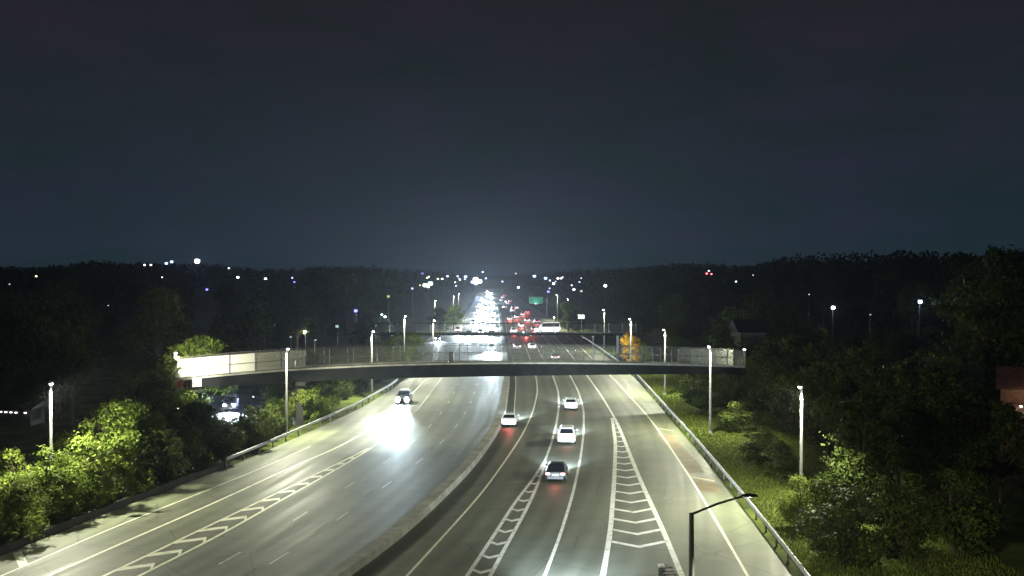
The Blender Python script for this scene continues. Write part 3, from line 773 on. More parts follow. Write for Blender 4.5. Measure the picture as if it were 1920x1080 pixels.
# ------------------------------------------------------------------ signs
p = D(1005, 563, 473)
r = thing('road_sign', 'green overhead highway sign on a cantilever pole far up the right side', 'road sign', (p.x, p.y, 0))
build('panel', MB().box(-2.9,2.9,-0.06,0.04,p.z-1.35,p.z+1.35), principled('sign_green', (0.01,0.26,0.16), 0.5), r)
build('border', MB().box(-2.95,2.95,0.04,0.07,p.z-1.4,p.z+1.4), principled('white_sign', (0.75,0.75,0.72), 0.5), r)
build('pole', MB().tube([(4.6,0.4,ground_z),(4.6,0.4,p.z+0.8)], [0.22,0.16], 10), M_STEEL, r)
build('arm', MB().tube([(4.6,0.4,p.z+0.5),(-2.8,0.4,p.z+0.5)], 0.10, 8), M_STEEL, r)
build('arm', MB().tube([(4.6,0.4,p.z-0.5),(-2.8,0.4,p.z-0.5)], 0.10, 8), M_STEEL, r)
build('added_sign_lamp', MB().box(-0.5,0.5,-1.7,-1.4,p.z-1.7,p.z-1.55), M_STEEL, r)  # added lamp housing, so the sign panel gets light
spot(r, (0,-1.6,p.z-1.5), (0,1,0.9), 260, (0.9,1.0,0.95), 150, 0.8, 0.3, 'added_sign_light')  # added light for the green panel
p = D(1090, 593, 300)
r = thing('light_box_sign', 'small glowing white rectangular sign among the right-hand trees', 'sign', (p.x, p.y, ground_z))
build('case', MB().box(-0.9,0.9,-0.15,0.15,p.z-0.6,p.z+0.6), M_DARKM, r)
build('face', MB().box(-0.83,0.83,-0.19,-0.16,p.z-0.53,p.z+0.53), emission('light_box', (0.95,1.0,0.85), 1.6), r)
build('post', MB().tube([(0,0,0),(0,0,p.z-0.6)], 0.09, 8), M_STEEL, r)
# crash cushion at the near tip of the gore
x_, y_ = G(1248, 1092)
r = thing('crash_cushion', 'dark crash cushion with pale cap at the gore, bottom edge of picture', 'crash cushion', (x_, y_ - 1.0, 0))
build('base', MB().box(-0.5,0.5,-1.6,1.3,0,0.15), M_CONC_D, r)
for k in range(4):
    rg = [[(0.42*q*math.cos(2*math.pi*j/14), -1.25+0.75*k+0.34*q*math.sin(2*math.pi*j/14), zz) for j in range(14)] for zz, q in ((0.15,1),(0.9,1),(0.95,0.9))]
    build('barrel', MB().loft(rg), M_DARKM, r)
build('cap', MB().box(-0.45,-0.05,0.55,1.2,0.96,1.06,0.05), principled('white_sign', (0.75,0.75,0.72), 0.5), r)

# ------------------------------------------------------------------ lights far away and in the side streets
EM = {'white': (1.0,0.98,0.93), 'cold': (0.50,0.62,1.0), 'blue': (0.24,0.24,1.0), 'warm': (1.0,0.86,0.55), 'green': (0.65,1.0,0.80), 'red': (1.0,0.12,0.15), 'lime': (0.75,1.0,0.25)}
LIGHTS_PX = []
def far_light(xp, yp, Y, size, col, strength, label, kind='lamp', light=0, beam=0):
    p = D(xp, yp, Y); s = (size * 0.76) * Y / FPX / 2
    gz = float(terrain(np.array(p.x), np.array(Y)))
    r = thing('distant_lamp', label, 'lamp', (p.x, Y, gz), 0, 'lights far across the town')
    zz = p.z - gz
    build('pole', MB().tube([(0,s*0.6,0),(0,s*0.6,zz+s*0.4)], [0.10,0.07], 6), M_DARKM, r)
    hd = build('lamp_head', MB().box(-s*1.05,s*1.05,-s*0.3,s*0.5,zz+s*0.72,zz+s*1.0,0.02), M_STEEL, r)
    rg = [[(s*k*math.cos(2*math.pi*j/10), -s*0.15+s*0.7*k*math.sin(2*math.pi*j/10), zz+hh*s) for j in range(10)] for hh, k in ((0.70,0.75),(0.2,1.0),(-0.3,0.95),(-0.7,0.55))]
    build('lens', MB().loft(rg), emission('far_lens_%s_%g' % (col, strength), EM[col], min(strength, {'blue': 3.2, 'cold': 2.6}.get(col, 30))), hd)
    if light: point(r, (0, -s - 0.4, zz - s), light, EM[col], 0.3)
    if beam: spot(r, (0, -s - 0.4, zz), (-p.x, -Y, (CAM_H - p.z) - 0.01 * Y), beam * 0.7, EM[col] if col != 'white' else EM['cold'], 12, 1.0, 0.3)  # added spot towards the camera, for a halo round the lamp
    LIGHTS_PX.append((xp, yp, Y, max(9, size * 1.6)))
FL = [
 (370,490,700,12,'white',30,'brightest bluish floodlight on the left skyline'),
 (312,494,700,8,'cold',4,'dim pale floodlight left of the brightest skyline light, lower of two'), (322,491,705,8,'cold',4,'dim pale floodlight left of the brightest skyline light, upper of two'),
 (271,497,720,5,'white',5,'small white skyline lamp, left one of a close pair'), (283,497,720,5,'white',5,'small white skyline lamp, right one of a close pair'),
 (429,503,800,4,'white',4,'tiny white skyline lamp right of the brightest floodlight'),
 (446,520,620,6,'white',9,'white lamp in the dark wood below the skyline, left of two'), (498,523,620,6,'white',10,'white lamp in the dark wood below the skyline, right of two'),
 (548,521,620,4.5,'cold',5,'small bluish lamp, upper of a close pair in the left wood'), (552,529,560,4.5,'blue',5,'small bluish lamp, lower of a close pair in the left wood'),
 (304,520,640,3.5,'white',3,'tiny lamp in the wood below the left skyline'),
 (388,543,480,6,'blue',9,'violet-blue lamp in the middle of the left wood'), (68,518,640,5,'warm',3.5,'small yellowish lamp at the far left skyline'),
 (203,573,420,3,'white',1.2,'faint tiny lamp deep in the left wood'), (18,533,600,4,'white',0.8,'faint lamp at the left edge below the skyline'),
 (667,583,300,9,'blue',20,'bright violet-white lamp left of the pole lamps'), (572,622,250,8,'white',10,'white lamp above the left half of the footbridge'),
 (545,632,245,5,'green',0.6,'faint lamp beside the white lamp above the footbridge'),
 (632,612,270,8,'green',0.7,'dim greenish lamp in the trees left of the lit tree'),
 (716,590,300,5,'green',6,'small greenish lamp above the pale lit tree, left one'), (722,594,300,6,'white',7,'small white lamp above the pale lit tree, right one'),
 (728,556,420,7,'lime',0.8,'lime green light high in the trees left of the road'), (773,541,500,5,'cold',6,'small bluish lamp above the trees left of the road'),
 (792,513,900,7,'blue',0.8,'dim violet light on the skyline left of the road end'), (797,535,760,11,'green',5,'greenish-white canopy light beside the road end, left one'), (807,532,760,12,'green',5,'greenish-white canopy light beside the road end, right one'), (803,538,760,7,'green',3,'greenish-white canopy light beside the road end, lowest one'),
 (804,519,900,4,'green',4,'small greenish lamp above the large greenish light'), (821,523,900,4.5,'white',5,'small white lamp left of the road end, first of a row'), (829,523,900,5,'white',5,'small white lamp left of the road end, second of a row'),
 (839,518,920,6,'cold',8,'bluish lamp left of the road end, third of a row'), (858,518,920,5,'cold',7,'bluish lamp left of the road end, fourth of a row'), (873,519,920,8,'cold',9,'bluish lamp left of the road end, fifth of a row'),
 (886,529,1000,9,'cold',22,'violet-white lamp at the left of the cluster where the road ends'), (892,524,1000,12,'white',22,'largest dazzling lamp of the cluster where the road ends'), (899,528,1000,11,'white',22,'dazzling lamp at the right of the cluster where the road ends'), (892,532,1000,9,'cold',9,'lowest lamp of the cluster where the road ends'), (905,510,1050,5,'cold',6,'small lamp above the large dazzling light'), (911,522,1040,5,'cold',4,'small lamp right of the large dazzling light'),
 (942,528,1000,5,'cold',3,'faint lamp right of the road end'), (967,513,1000,4,'warm',1.5,'faint warm lamp on the skyline right of the road end'), (972,539,800,6,'green',4,'green traffic light at the road end'),
 (1002,518,900,8,'cold',6,'bluish lamp right of the road end, above the green sign'), (1023,522,900,8,'cold',9,'bright bluish lamp right of the road end'), (1031,526,880,5,'cold',6,'bluish lamp next to the bright bluish one'), (1038,532,860,6,'white',8,'white lamp below the bluish lamps right of the road end'),
 (1046,522,900,6,'white',3,'dim white lamp, left of a pair right of the road'), (1052,522,900,6,'white',1.5,'dim white lamp, right of a pair right of the road'),
 (1028,547,600,6,'blue',8,'violet-white lamp right above the green sign'), (1076,543,600,6,'white',6,'white lamp above the right-hand trees'), (1090,546,600,6,'white',0.8,'faint lamp in the trees right of the white lamp'),
 (1135,536,520,7,'white',12,'white lamp alone in the dark trees right of the road'),
 (1325,513,600,5,'red',6,'red light of the small cluster on the right skyline'), (1329,508,600,5,'cold',6,'white light of the small cluster on the right skyline'), (1334,514,600,4,'red',8,'pinkish light of the small cluster on the right skyline'),
 (1380,528,560,4,'green',5,'tiny greenish lamp in the wood right of the red cluster'), (1412,516,560,3,'white',1.5,'faint tiny lamp near the right skyline'),
 (1562,577,260,9,'white',24,'bright white lamp deep in the right-hand wood'), (1725,566,230,11,'cold',26,'bright bluish lamp farthest right in the wood'),
 (1517,552,300,3.5,'white',1.0,'faint small lamp left of the bright white lamp in the right wood'), (1632,590,240,4,'white',0.5,'very faint lamp between the two bright lamps of the right wood'),
 (519,727,150,7,'blue',14,'violet-white lamp below the footbridge beside the pole'),
 (475,744,140,4,'white',2.5,'tiny lamp under the left half of the footbridge'), (334,766,118,4,'white',2.5,'tiny lamp by the bushes under the footbridge end'),
]
BEAM = {370: 160000, 667: 26000, 1562: 22000, 1725: 26000, 892: 260000, 899: 200000, 797: 90000, 807: 90000, 498: 40000, 446: 36000, 1135: 36000, 388: 24000, 1023: 90000, 1038: 70000, 572: 9000}
for a in FL: far_light(*a, light=(700 if a[0] in (1725,1562,572,519) else 0), beam=(BEAM.get(a[0], 0) if a[1] != 532 or a[0] == 1038 else 0))
gq = random.Random(77)
for k in range(16):
    far_light(gq.choice([gq.uniform(780, 880), gq.uniform(985, 1090)]), gq.uniform(517, 541), gq.uniform(620, 900), gq.uniform(2.5, 4.5), gq.choice(['cold', 'white', 'white', 'warm', 'blue']), gq.uniform(2, 5), 'tiny scattered town light on the dark slopes beside the road end')
# row of little lamps on a dark shed at the left edge
p = D(20, 772, 132)
r = thing('shed', 'dark shed at the left edge with a row of small white lamps', 'shed', (p.x, p.y, float(terrain(np.array(p.x), np.array(p.y)))))
z_ = p.z - r.location.z
build('wall', MB().box(-4,2.3,0,4,0,z_+0.25), principled('dark_cladding', (0.05,0.05,0.05), 0.8), r)
build('roof', MB().hexa([(-4.3,-0.3,z_+0.25),(2.6,-0.3,z_+0.25),(2.6,4.3,z_+0.25),(-4.3,4.3,z_+0.25)], [(-4.3,-0.3,z_+0.4),(2.6,-0.3,z_+0.4),(2.6,4.3,z_+1.0),(-4.3,4.3,z_+1.0)]), M_DARKM, r)
for k, xx in enumerate((-1.15,-0.55,0.05,0.65,1.75)):
    build('wall_lamp', MB().box(xx-0.14,xx+0.14,-0.12,0.0-0.005,z_-0.07-0.03*k,z_+0.05-0.03*k), emission('shed_lamp', (1,1,0.95), 3.0), r)
LIGHTS_PX.append((20, 772, 132, 60))

# lit parked cars in the side street under the footbridge's left end
p = D(425, 768, 146)
car(p.x, p.y + 2, math.pi + 0.18, 'suv', 'white', 'white car with violet-white headlights in the side street under the footbridge', power=40000, cone=100, tilt=-0.12)
q = G(352, 805); car(q[0], q[1] + 3, math.pi/2 + 0.2, 'hatch', 'white', 'white parked car half hidden by a dark shrub left of the road', power=0)
LIGHTS_PX += [(425, 768, 146, 42), (350, 795, 126, 40), (395, 790, 130, 34)]
struct(build('side_street', MB().quad((-46,112,ground_z+0.03),(-33,112,ground_z+0.03),(-29.5,165,ground_z+0.03),(-46,165,ground_z+0.03)), principled('side_street_asphalt', (0.09,0.09,0.088), 0.6, noise=(0.7,0.3))))

# ------------------------------------------------------------------ houses in the right-hand wood
def house(name, label, x0, x1, y0, y1, eave, ridge, wall, roofm, zb, windows=()):
    r = thing(name, label, 'house', ((x0+x1)/2, y0, zb)); hx = (x1-x0)/2; dy = y1-y0
    build('wall', MB().box(-hx,hx,0,dy,0,eave), wall, r)
    rf = MB(); o = 0.45
    rf.v = [(-hx-o,-o,eave-0.1),(hx+o,-o,eave-0.1),(hx+o,dy+o,eave-0.1),(-hx-o,dy+o,eave-0.1),(-hx-o,dy/2,ridge),(hx+o,dy/2,ridge)]
    rf.f = [(0,1,5,4),(2,3,4,5),(0,4,3),(1,2,5),(0,3,2,1)]
    build('roof', rf, roofm, r)
    for wx, wz, ww, wh in windows:
        w_ = build('window', MB().box(wx-ww/2,wx+ww/2,-0.05,0.02,wz,wz+wh), principled('white_sign', (0.75,0.75,0.72), 0.5), r)
        build('pane', MB().box(wx-ww/2+0.08,wx+ww/2-0.08,-0.07,-0.05,wz+0.08,wz+wh-0.08), M_GLASS, w_)
    return r
p = D(1876, 727, 114); zb = float(terrain(np.array(54.), np.array(114.)))
hs = house('brick_house', 'red-roofed brick house with lit porch at the right edge', p.x, p.x + 12, 114, 122, p.z - zb, p.z - zb + 1.9,
           principled('brick_wall', (0.30,0.17,0.11), 0.85, noise=(2.0,0.3)), principled('red_roof', (0.21,0.10,0.08), 0.8, noise=(1.5,0.3)), zb, ((1.5-6+1.5,2.2,1.0,1.3),(-1.0,2.2,1.0,1.3)))
build('porch_post', MB().tube([(-5.7,-1.4,0),(-5.7,-1.4,p.z-zb-1.6)], 0.09, 8), principled('white_sign', (0.75,0.75,0.72), 0.5), hs)
build('porch_roof', MB().box(-6.0,-1.0,-1.7,-0.05,p.z-zb-1.6,p.z-zb-1.42), principled('red_roof', (0.28,0.085,0.06)), hs)
build('porch_lamp', MB().box(-4.2,-4.0,-1.1,-0.9,p.z-zb-1.72,p.z-zb-1.61), M_LENS, hs)
yaw = -math.atan2(p.x, 114); hs.rotation_euler = (0, 0, yaw); hs.location = (p.x + 6*math.cos(yaw), 114 + 6*math.sin(yaw), zb)
point(hs, (-3.0,-3.2,p.z-zb+0.2), 130, (1.0,0.82,0.62), 0.3)
LIGHTS_PX += [(1895, 745, 114, 60)]
p0 = D(1388, 622, 178); zb = float(terrain(np.array(38.), np.array(178.)))
house('grey_house', 'pale grey house half hidden behind the right end of the footbridge', p0.x, p0.x + 4.2, 178, 186, p0.z - zb, p0.z - zb + 1.8,
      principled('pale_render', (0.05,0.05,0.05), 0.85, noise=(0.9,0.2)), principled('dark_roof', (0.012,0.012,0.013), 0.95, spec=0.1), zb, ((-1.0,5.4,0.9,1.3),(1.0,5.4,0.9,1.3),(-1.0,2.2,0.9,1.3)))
LIGHTS_PX += [(1402, 645, 178, 34)]
p0 = D(700, 618, 285); zb = float(terrain(np.array(-36.), np.array(285.)))

# ------------------------------------------------------------------ trees
def leaf_mesh(name, lobes, n, size, seed, droop=0.0):
    """many leaf-sized diamond faces spread through clumps inside the lobes (x,y,z,rx,ry,rz)"""
    g = np.random.default_rng(seed)
    w = np.array([l[3]*l[4]*l[5] for l in lobes]) ** 0.67; w /= w.sum()
    nc = max(12, n // 55)
    ci = g.choice(len(lobes), nc, p=w)
    L = np.array(lobes)
    d = g.normal(size=(nc, 3)); d /= np.linalg.norm(d, axis=1, keepdims=True)
    rad = g.uniform(0.45, 1.0, (nc, 1)) ** 0.5
    cc = L[ci, :3] + d * rad * L[ci, 3:]
    cs = g.uniform(0.10, 0.27, nc) * L[ci, 3:].mean(1)
    li = g.integers(0, nc, n)
    pos = cc[li] + g.normal(size=(n, 3)) * cs[li][:, None] * np.array([1, 1, 0.7])
    nrm = g.normal(size=(n, 3)) * 0.75 + np.array([0, 0, 0.35]) + (pos - L[ci[li], :3]) / L[ci[li], 3:] * 1.1; nrm /= np.linalg.norm(nrm, axis=1, keepdims=True)
    t = g.normal(size=(n, 3)); t -= nrm * (t*nrm).sum(1, keepdims=True); t /= np.linalg.norm(t, axis=1, keepdims=True)
    b = np.cross(nrm, t); s = size * g.uniform(0.45, 1.0, (n, 1)) * np.where(g.random((n, 1)) < 0.2, 1.7, 1.0)
    V = np.stack([pos - t*s*0.5, pos + b*s*0.28, pos + t*s*0.5, pos - b*s*0.28], 1).reshape(-1, 3)
    me = bpy.data.meshes.new(name)
    me.vertices.add(4*n); me.vertices.foreach_set('co', V.astype(np.float32).ravel())
    me.loops.add(4*n); me.loops.foreach_set('vertex_index', np.arange(4*n, dtype=np.int32))
    me.polygons.add(n); me.polygons.foreach_set('loop_start', np.arange(0, 4*n, 4, dtype=np.int32))
    me.polygons.foreach_set('loop_total', np.full(n, 4, dtype=np.int32))
    me.update(); me.validate()
    return me
def tree_kind(seed, H, W, n, size, lift=0.28):
    g = random.Random(seed); lobes = []
    for k in range(g.randint(7, 10)):
        a = g.uniform(0, 6.28); z = g.uniform(lift + 0.12, 0.86); rr = W * (1.0 - abs(z - 0.52) * 1.15) * g.uniform(0.35, 0.62)
        q = W * g.uniform(0.30, 0.48) * (1.15 - 0.5*abs(z-0.5))
        lobes.append((rr*math.cos(a), rr*math.sin(a), H*z, q, q, q*g.uniform(0.75, 1.0)))
    lobes.append((g.uniform(-0.1,0.1)*W, g.uniform(-0.1,0.1)*W, H*0.86, W*0.36, W*0.36, H*0.13))
    tk = MB(); r0 = H * 0.016 + 0.03
    tk.tube([(0,0,0),(0.05*W*g.uniform(-1,1),0.05*W*g.uniform(-1,1),H*0.35),(0.08*W*g.uniform(-1,1),0,H*0.62),(0,0.06*W,H*0.85)], [r0*1.3,r0,r0*0.6,r0*0.2], 7)
    for lo in lobes[:6]:
        zs = max(0.18*H, lo[2]*g.uniform(0.4, 0.6)); tk.tube([(0,0,zs),(lo[0]*0.5,lo[1]*0.5,(zs+lo[2])*0.52),(lo[0],lo[1],lo[2])], [r0*0.5,r0*0.33,r0*0.1], 5)
    for q in range(7):
        a = g.uniform(0, 6.28); zs = H * g.uniform(max(0.1, lift), 0.7); rr = W * g.uniform(0.45, 0.7); ze = min(H * 0.98, zs + H * g.uniform(0.15, 0.4))
        tk.tube([(0,0,zs),(rr*0.55*math.cos(a),rr*0.55*math.sin(a),zs+(ze-zs)*0.45),(rr*math.cos(a+0.15),rr*math.sin(a+0.15),ze)], [r0*0.35,r0*0.22,r0*0.08], 4)
    return tk.mesh('trunk'), leaf_mesh('crown', lobes, n, size, seed)
TREES = [tree_kind(s, 18.0, 6.4, 5200, 0.62) for s in (1, 2, 3, 4)]
MIDS = [tree_kind(s, 9.0, 4.0, 8000, 0.34, 0.15) for s in (21, 22, 23)]
BUSH = [tree_kind(s, 4.6, 2.9, 8500, 0.235, -0.05) for s in (31, 32, 33)]
def plant(name, kindset, i, x, y, sc, label, cat, group=None, mat=None, z=None, sz=None):
    tr, cr_ = kindset[i % len(kindset)]
    zz = float(terrain(np.array(x), np.array(y))) if z is None else z
    r = thing(name, label, cat, (x, y, zz - 0.05), random.uniform(0, 6.28), group)
    r.scale = (sc, sc, (sz or sc))
    link('trunk', tr, M_BARK, r); link('crown', cr_, mat or M_LEAF, r)
    return r
# bushes lit by the lamps, left of the road
lb = [  # px, py of the base, bush kind, scale, height scale, material
 (40, 1020, 0.92, 0.82, M_LEAF_LIT, 'dull green bush at the lower left corner of the roadside thicket'),
 (95, 985, 1.12, 1.05, M_LEAF_LIT, 'bright yellow-green bush in front of the leftmost lamp post'),
 (165, 965, 1.15, 1.12, M_LEAF_LIT, 'widest yellow-green bush of the left roadside thicket'),
 (235, 945, 1.05, 1.10, M_LEAF_LIT, 'yellow-green bush right of the widest one on the left roadside'),
 (20, 960, 1.0, 0.9, M_LEAF_LIT, 'shaded bush at the very left edge of the picture'),
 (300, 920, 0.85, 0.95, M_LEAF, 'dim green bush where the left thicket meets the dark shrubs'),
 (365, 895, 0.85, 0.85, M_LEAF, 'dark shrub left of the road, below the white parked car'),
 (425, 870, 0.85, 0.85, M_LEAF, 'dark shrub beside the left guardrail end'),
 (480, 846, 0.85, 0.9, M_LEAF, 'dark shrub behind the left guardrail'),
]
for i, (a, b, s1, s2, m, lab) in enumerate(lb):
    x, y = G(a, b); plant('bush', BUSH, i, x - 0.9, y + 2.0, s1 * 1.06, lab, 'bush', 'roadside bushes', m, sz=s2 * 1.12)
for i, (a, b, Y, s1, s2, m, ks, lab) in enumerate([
 (215, 880, 93, 0.84, 0.86, M_LEAF_LIT, MIDS, 'taller leafy yellow-green tree behind the left bushes'),
 (275, 860, 99, 0.72, 0.74, M_LEAF_LIT, MIDS, 'leafy tree right of the taller yellow-green one'),
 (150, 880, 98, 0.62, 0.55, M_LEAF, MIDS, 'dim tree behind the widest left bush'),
 (555, 800, 134, 1.15, 1.20, M_LEAF_LIT, BUSH, 'lit yellow-green shrub by the lamp post before the footbridge'),
 (600, 780, 139, 0.95, 1.0, M_LEAF_LIT, BUSH, 'lower lit shrub left of the guardrail before the footbridge'),
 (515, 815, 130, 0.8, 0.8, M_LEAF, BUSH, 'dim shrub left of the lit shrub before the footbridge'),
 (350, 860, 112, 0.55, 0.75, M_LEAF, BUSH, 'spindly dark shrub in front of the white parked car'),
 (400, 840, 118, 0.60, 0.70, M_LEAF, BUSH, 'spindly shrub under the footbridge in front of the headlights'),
 (318, 735, 124, 1.0, 1.02, M_LEAF_LIT, MIDS, 'yellow-green tree at the left end of the footbridge'),
 (372, 700, 136, 1.15, 1.20, M_LEAF_LIT, MIDS, 'lit treetop showing above the left end of the footbridge fence'),
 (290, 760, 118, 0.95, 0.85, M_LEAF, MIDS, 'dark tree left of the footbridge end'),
 (740, 680, 200, 0.85, 0.85, M_LEAF_LIT, MIDS, 'dim yellow-green tree behind the footbridge by the left lamps'),
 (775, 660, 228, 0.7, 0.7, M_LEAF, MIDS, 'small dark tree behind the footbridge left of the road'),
 (712, 640, 262, 1.05, 0.9, principled('lit_pale_leaves', (0.30,0.36,0.30), 0.7), MIDS, 'pale tree lit greenish white above the footbridge'),  # leaf colour paled for the greenish light on this tree
 (850, 600, 350, 1.0, 1.0, M_LEAF_LIT, MIDS, 'small lit tree left of the far oncoming traffic'),
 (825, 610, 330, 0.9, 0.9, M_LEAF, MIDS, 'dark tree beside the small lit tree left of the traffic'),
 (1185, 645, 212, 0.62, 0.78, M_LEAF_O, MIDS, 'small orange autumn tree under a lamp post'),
 (1205, 648, 216, 0.5, 0.55, M_LEAF_LIT, MIDS, 'little yellow-green tree right beside the orange one'),
 (1066, 610, 345, 1.0, 1.05, M_LEAF_LIT, MIDS, 'lit yellow-green tree under a far lamp right of the road'),
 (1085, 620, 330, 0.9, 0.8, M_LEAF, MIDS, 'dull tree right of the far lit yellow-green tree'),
 # right-hand side
 (1620, 960, 84, 0.98, 1.0, M_LEAF, MIDS, 'leafy green tree right of the near lamp post'),
 (1545, 1010, 77, 0.90, 0.9, M_LEAF, BUSH, 'bush at the foot of the near right lamp post'),
 (1500, 985, 79, 0.62, 0.85, M_LEAF_LIT, BUSH, 'thin sapling touching the guardrail at the lower right'),
 (1600, 1080, 70, 1.2, 1.0, M_LEAF, BUSH, 'low dark bush at the lower right corner, nearest the guardrail'),
 (1690, 1060, 72, 1.2, 1.15, M_LEAF, BUSH, 'dark bush second from the guardrail at the lower right'),
 (1790, 1040, 72, 1.3, 1.2, M_LEAF, BUSH, 'black bush in the lower right corner'),
 (1420, 850, 110, 0.8, 0.7, M_LEAF, BUSH, 'dark bush on the grass slope right of the verge lamp'),
 (1460, 890, 100, 0.8, 0.7, M_LEAF, BUSH, 'dark bush halfway down the grass slope on the right'),
 (1380, 800, 128, 0.8, 0.75, M_LEAF, BUSH, 'dark bush right behind the verge lamp post'),
 (1300, 745, 158, 1.0, 0.95, M_LEAF, BUSH, 'dark bush filling the gap under the footbridge right of the exit ramp'),
 (1365, 745, 150, 1.1, 1.05, M_LEAF, BUSH, 'dark bush at the foot of the footbridge right end'),
 (1330, 760, 145, 0.8, 0.75, M_LEAF, BUSH, 'dark bush under the footbridge right end'),
]):
    X = (a - 960) / FPX * Y
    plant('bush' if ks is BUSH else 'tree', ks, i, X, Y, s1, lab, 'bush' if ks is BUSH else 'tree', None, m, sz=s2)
# the dark woods on both sides: each tree its own
def hides(x, y, H, W):
    for xp, yp, Yl, rad in LIGHTS_PX:
        if y >= Yl + 1: continue
        cx_, top = px((x, y, H)); _, bot = px((x, y, 0)); hw = FPX * W / y
        if abs(cx_ - xp) < hw + rad and top - rad < yp < bot + rad: return True
    return False
def skyline(xp):   # treetop row of the photo
    return np.interp(xp, [0,150,260,400,520,700,800,880,1060,1200,1400,1480,1560,1640,1800,1880,1960], [498,492,490,497,500,500,508,518,506,499,494,478,466,468,472,466,464])
placed = []
def hem(fn, d0, d1, y0, y1, step, ks, s0, s1, lab, grp, seed, name):
    g = random.Random(seed); y = y0; cnt = 0
    while y < y1:
        x = float(fn(y)) + g.uniform(d0, d1); sc = g.uniform(s0, s1); z0 = float(terrain(np.array(x), np.array(y)))
        plant(name, ks, g.randint(0, 2), x, y, sc, lab + ', ' + ORD[min(cnt, 24)] + ' from the near end', 'tree' if ks is MIDS else 'bush', grp, z=z0); placed.append((x, y)); cnt += 1; y += step * g.uniform(0.8, 1.2)
hem(RAIL, 13.5, 15.5, 92, 176, 4.2, MIDS, 0.62, 0.9, 'dark tree of the row hemming the right verge', 'trees hemming the right verge', 51, 'small_tree')
hem(RAIL, 17.5, 21, 88, 170, 5.5, MIDS, 0.9, 1.3, 'taller dark tree behind the right verge row', 'taller trees behind the right verge', 52, 'small_tree')
hem(LEDGE, -4.2, -3.2, 100, 128, 3.0, BUSH, 0.7, 0.95, 'dark shrub of the row behind the left guardrail', 'shrubs behind the left guardrail', 53, 'bush')
hem(LEDGE, -6.2, -4.6, 140, 205, 3.4, BUSH, 0.7, 1.0, 'dark shrub on the left bank below the footbridge', 'shrubs on the left bank', 54, 'bush')
hem(LEDGE, -10.5, -7.5, 138, 200, 3.2, MIDS, 0.42, 0.6, 'small tree on the left bank behind the shrubs', 'small trees on the left bank', 56, 'small_tree')
hem(LEDGE, -8.5, -6.5, 92, 118, 3.6, MIDS, 0.45, 0.6, 'small dark tree between left bushes and side street', 'small trees before the side street', 55, 'small_tree')
def wood(n, side, y0, y1, seed):
    g = random.Random(seed); c = 0; tries = 0
    while c < n and tries < n * 40:
        tries += 1
        y = y0 + (y1 - y0) * g.random() ** 0.8
        edge = (float(LEDGE(y)) - 19) if side < 0 else (float(RAIL(y)) + 14)
        lim = (-0.47 * y - 8) if side < 0 else (0.47 * y + 8)
        if (lim - edge) * side < 0: continue
        x = edge + (lim - edge) * g.random()
        if side < 0 and 105 < y < 172 and x > -50: continue
        if side > 0 and y < 200 and x < float(RAIL(y)) + 16: continue
        if any((x-a)**2 + (y-b)**2 < 20 for a, b in placed): continue
        xp, _ = px((x, y, 10)); z0 = float(terrain(np.array(x), np.array(y)))
        want = CAM_H - (skyline(xp) - HORIZON) * y / FPX - z0
        Hs = min(want, 22.5) * g.uniform(0.66, 1.04)
        sc = Hs / 18.0; W = 6.4 * sc * 0.95
        if hides(x, y, z0 + Hs, W): 
            continue
        if x - W < float(RAIL(y)) + 3 and side > 0: continue
        placed.append((x, y)); c += 1
        plant('tree', TREES, g.randint(0, 3), x, y, sc, 'tall dark tree in the wood %s of the highway' % ('left' if side < 0 else 'right'), 'tree', 'dark trees in the wood %s of the highway' % ('left' if side < 0 else 'right'), z=z0)
wood(120, -1, 100, 470, 5)
wood(120, 1, 95, 470, 6)
# low understorey that fills the gaps round the lights
def under(n, side, y0, y1, seed):
    g = random.Random(seed); c = 0; tries = 0
    while c < n and tries < n * 40:
        tries += 1
        y = y0 + (y1-y0) * g.random()
        edge = (float(LEDGE(y)) - 12) if side < 0 else (float(RAIL(y)) + 13)
        lim = (-0.47*y - 4) if side < 0 else (0.47*y + 4)
        if (lim-edge)*side < 0: continue
        x = edge + (lim-edge)*g.random()
        if side < 0 and 105 < y < 172 and x > -48: continue
        if any((x-a)**2 + (y-b)**2 < 10 for a, b in placed): continue
        sc = g.uniform(0.6, 0.95); z0 = float(terrain(np.array(x), np.array(y)))
        if hides(x, y, z0 + 9*sc, 4*sc): continue
        placed.append((x, y)); c += 1
        plant('small_tree', MIDS, g.randint(0, 2), x, y, sc, 'low dark understorey tree %s of the highway' % ('left' if side < 0 else 'right'), 'tree', 'low understorey trees %s of the highway' % ('left' if side < 0 else 'right'), z=z0)
under(45, -1, 100, 330, 8)
under(45, 1, 85, 330, 9)
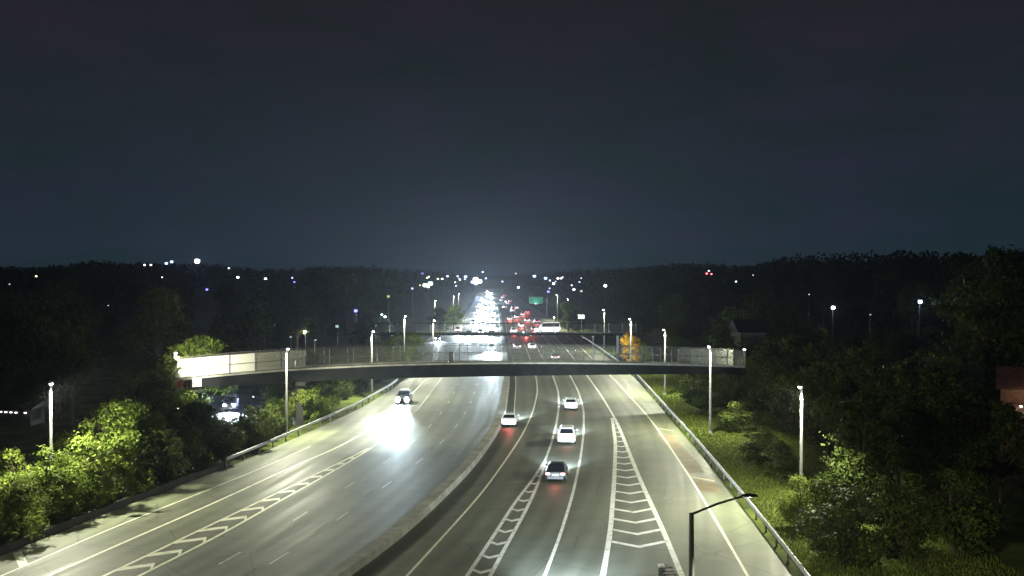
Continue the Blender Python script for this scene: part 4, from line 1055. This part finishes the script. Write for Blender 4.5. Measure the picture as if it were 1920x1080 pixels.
# far wood on the skyline: one mass
def far_wood():
    g = np.random.default_rng(3); lobes = []
    while len(lobes) < 1500:
        y = 480 + 1300 * g.random() ** 1.3
        x = g.uniform(-0.52, 0.52) * y
        if abs(x - float(MED(min(y, 1290)))) < 34: continue
        xp = 960 + FPX*x/y; top = CAM_H - (float(skyline(xp)) - HORIZON + g.uniform(-2, 4) + 5 * math.sin(xp * 0.021) * math.sin(xp * 0.0077 + 1)) * y / FPX
        z0 = float(terrain(np.array(x), np.array(y))); top = min(top, z0 + 26)
        if top - z0 < 5: continue
        hh = (top - z0) / 2
        if hides(x, y, top, 8): continue
        lobes.append((x, y, z0 + hh, g.uniform(6, 9), g.uniform(6, 9), hh))
    n = 120000
    gg = np.random.default_rng(4); L = np.array(lobes); li = gg.integers(0, len(L), n)
    d = gg.normal(size=(n, 3)); d /= np.linalg.norm(d, axis=1, keepdims=True)
    pos = L[li, :3] + d * L[li, 3:] * (gg.uniform(0.2, 1, (n, 1)) ** 0.4)
    t = gg.normal(size=(n, 3)); t /= np.linalg.norm(t, axis=1, keepdims=True)
    b = np.cross(t, gg.normal(size=(n, 3))); b /= np.linalg.norm(b, axis=1, keepdims=True)
    s = gg.uniform(1.2, 2.6, (n, 1))
    V = np.stack([pos - t*s*0.5, pos + b*s*0.4, pos + t*s*0.5, pos - b*s*0.4], 1).reshape(-1, 3)
    me = bpy.data.meshes.new('far_wood')
    me.vertices.add(4*n); me.vertices.foreach_set('co', V.astype(np.float32).ravel())
    me.loops.add(4*n); me.loops.foreach_set('vertex_index', np.arange(4*n, dtype=np.int32))
    me.polygons.add(n); me.polygons.foreach_set('loop_start', np.arange(0, 4*n, 4, dtype=np.int32))
    me.polygons.foreach_set('loop_total', np.full(n, 4, dtype=np.int32)); me.update(); me.validate()
    o = link('far_wood', me, M_LEAF); o['kind'] = 'stuff'
    return tag(o, 'far dark wood along the whole skyline', 'wood')
far_wood()
# grass on the lit verge
def verge():
    g = np.random.default_rng(9); n = 60000
    y = 55 + 150 * g.random(n) ** 1.4; x = RAIL(y) + 0.9 + g.random(n) ** 1.3 * 13
    hgt = g.uniform(0.06, 0.28, n); a = g.uniform(0, 6.28, n); w = 0.05
    z = np.full(n, ground_z)
    A = np.stack([x - w*np.cos(a), y - w*np.sin(a), z], 1); B = np.stack([x + w*np.cos(a), y + w*np.sin(a), z], 1)
    C = np.stack([x + g.normal(size=n)*0.08, y + g.normal(size=n)*0.08, z + hgt], 1)
    V = np.stack([A, B, C], 1).reshape(-1, 3)
    me = bpy.data.meshes.new('grass')
    me.vertices.add(3*n); me.vertices.foreach_set('co', V.astype(np.float32).ravel())
    me.loops.add(3*n); me.loops.foreach_set('vertex_index', np.arange(3*n, dtype=np.int32))
    me.polygons.add(n); me.polygons.foreach_set('loop_start', np.arange(0, 3*n, 3, dtype=np.int32))
    me.polygons.foreach_set('loop_total', np.full(n, 3, dtype=np.int32)); me.update(); me.validate()
    o = link('grass', me, leaf_mat('grass_blades', (0.062,0.085,0.013), (0.13,0.16,0.03))); o['kind'] = 'stuff'
    tag(o, 'mown grass on the lit verge right of the guardrail', 'grass')
verge()
def haze_box():
    me = MB().box(-3100, 3100, -100, 4600, ground_z - 1.0, 47).mesh('haze')  # volume added for halos round lamps and lifted blacks
    m = bpy.data.materials.new('added_haze'); m.use_nodes = True
    n, l = m.node_tree.nodes, m.node_tree.links
    n.remove(n['Principled BSDF'])
    v = n.new('ShaderNodeVolumePrincipled'); v.inputs['Color'].default_value = (0.85, 0.9, 1.0, 1)
    v.inputs['Density'].default_value = 0.000042; v.inputs['Anisotropy'].default_value = 0.72
    l.new(v.outputs[0], n['Material Output'].inputs['Volume'])
    o = link('haze', me, m); o['kind'] = 'stuff'
    tag(o, 'thin haze added over the whole road for lamp glow', 'haze')
haze_box()
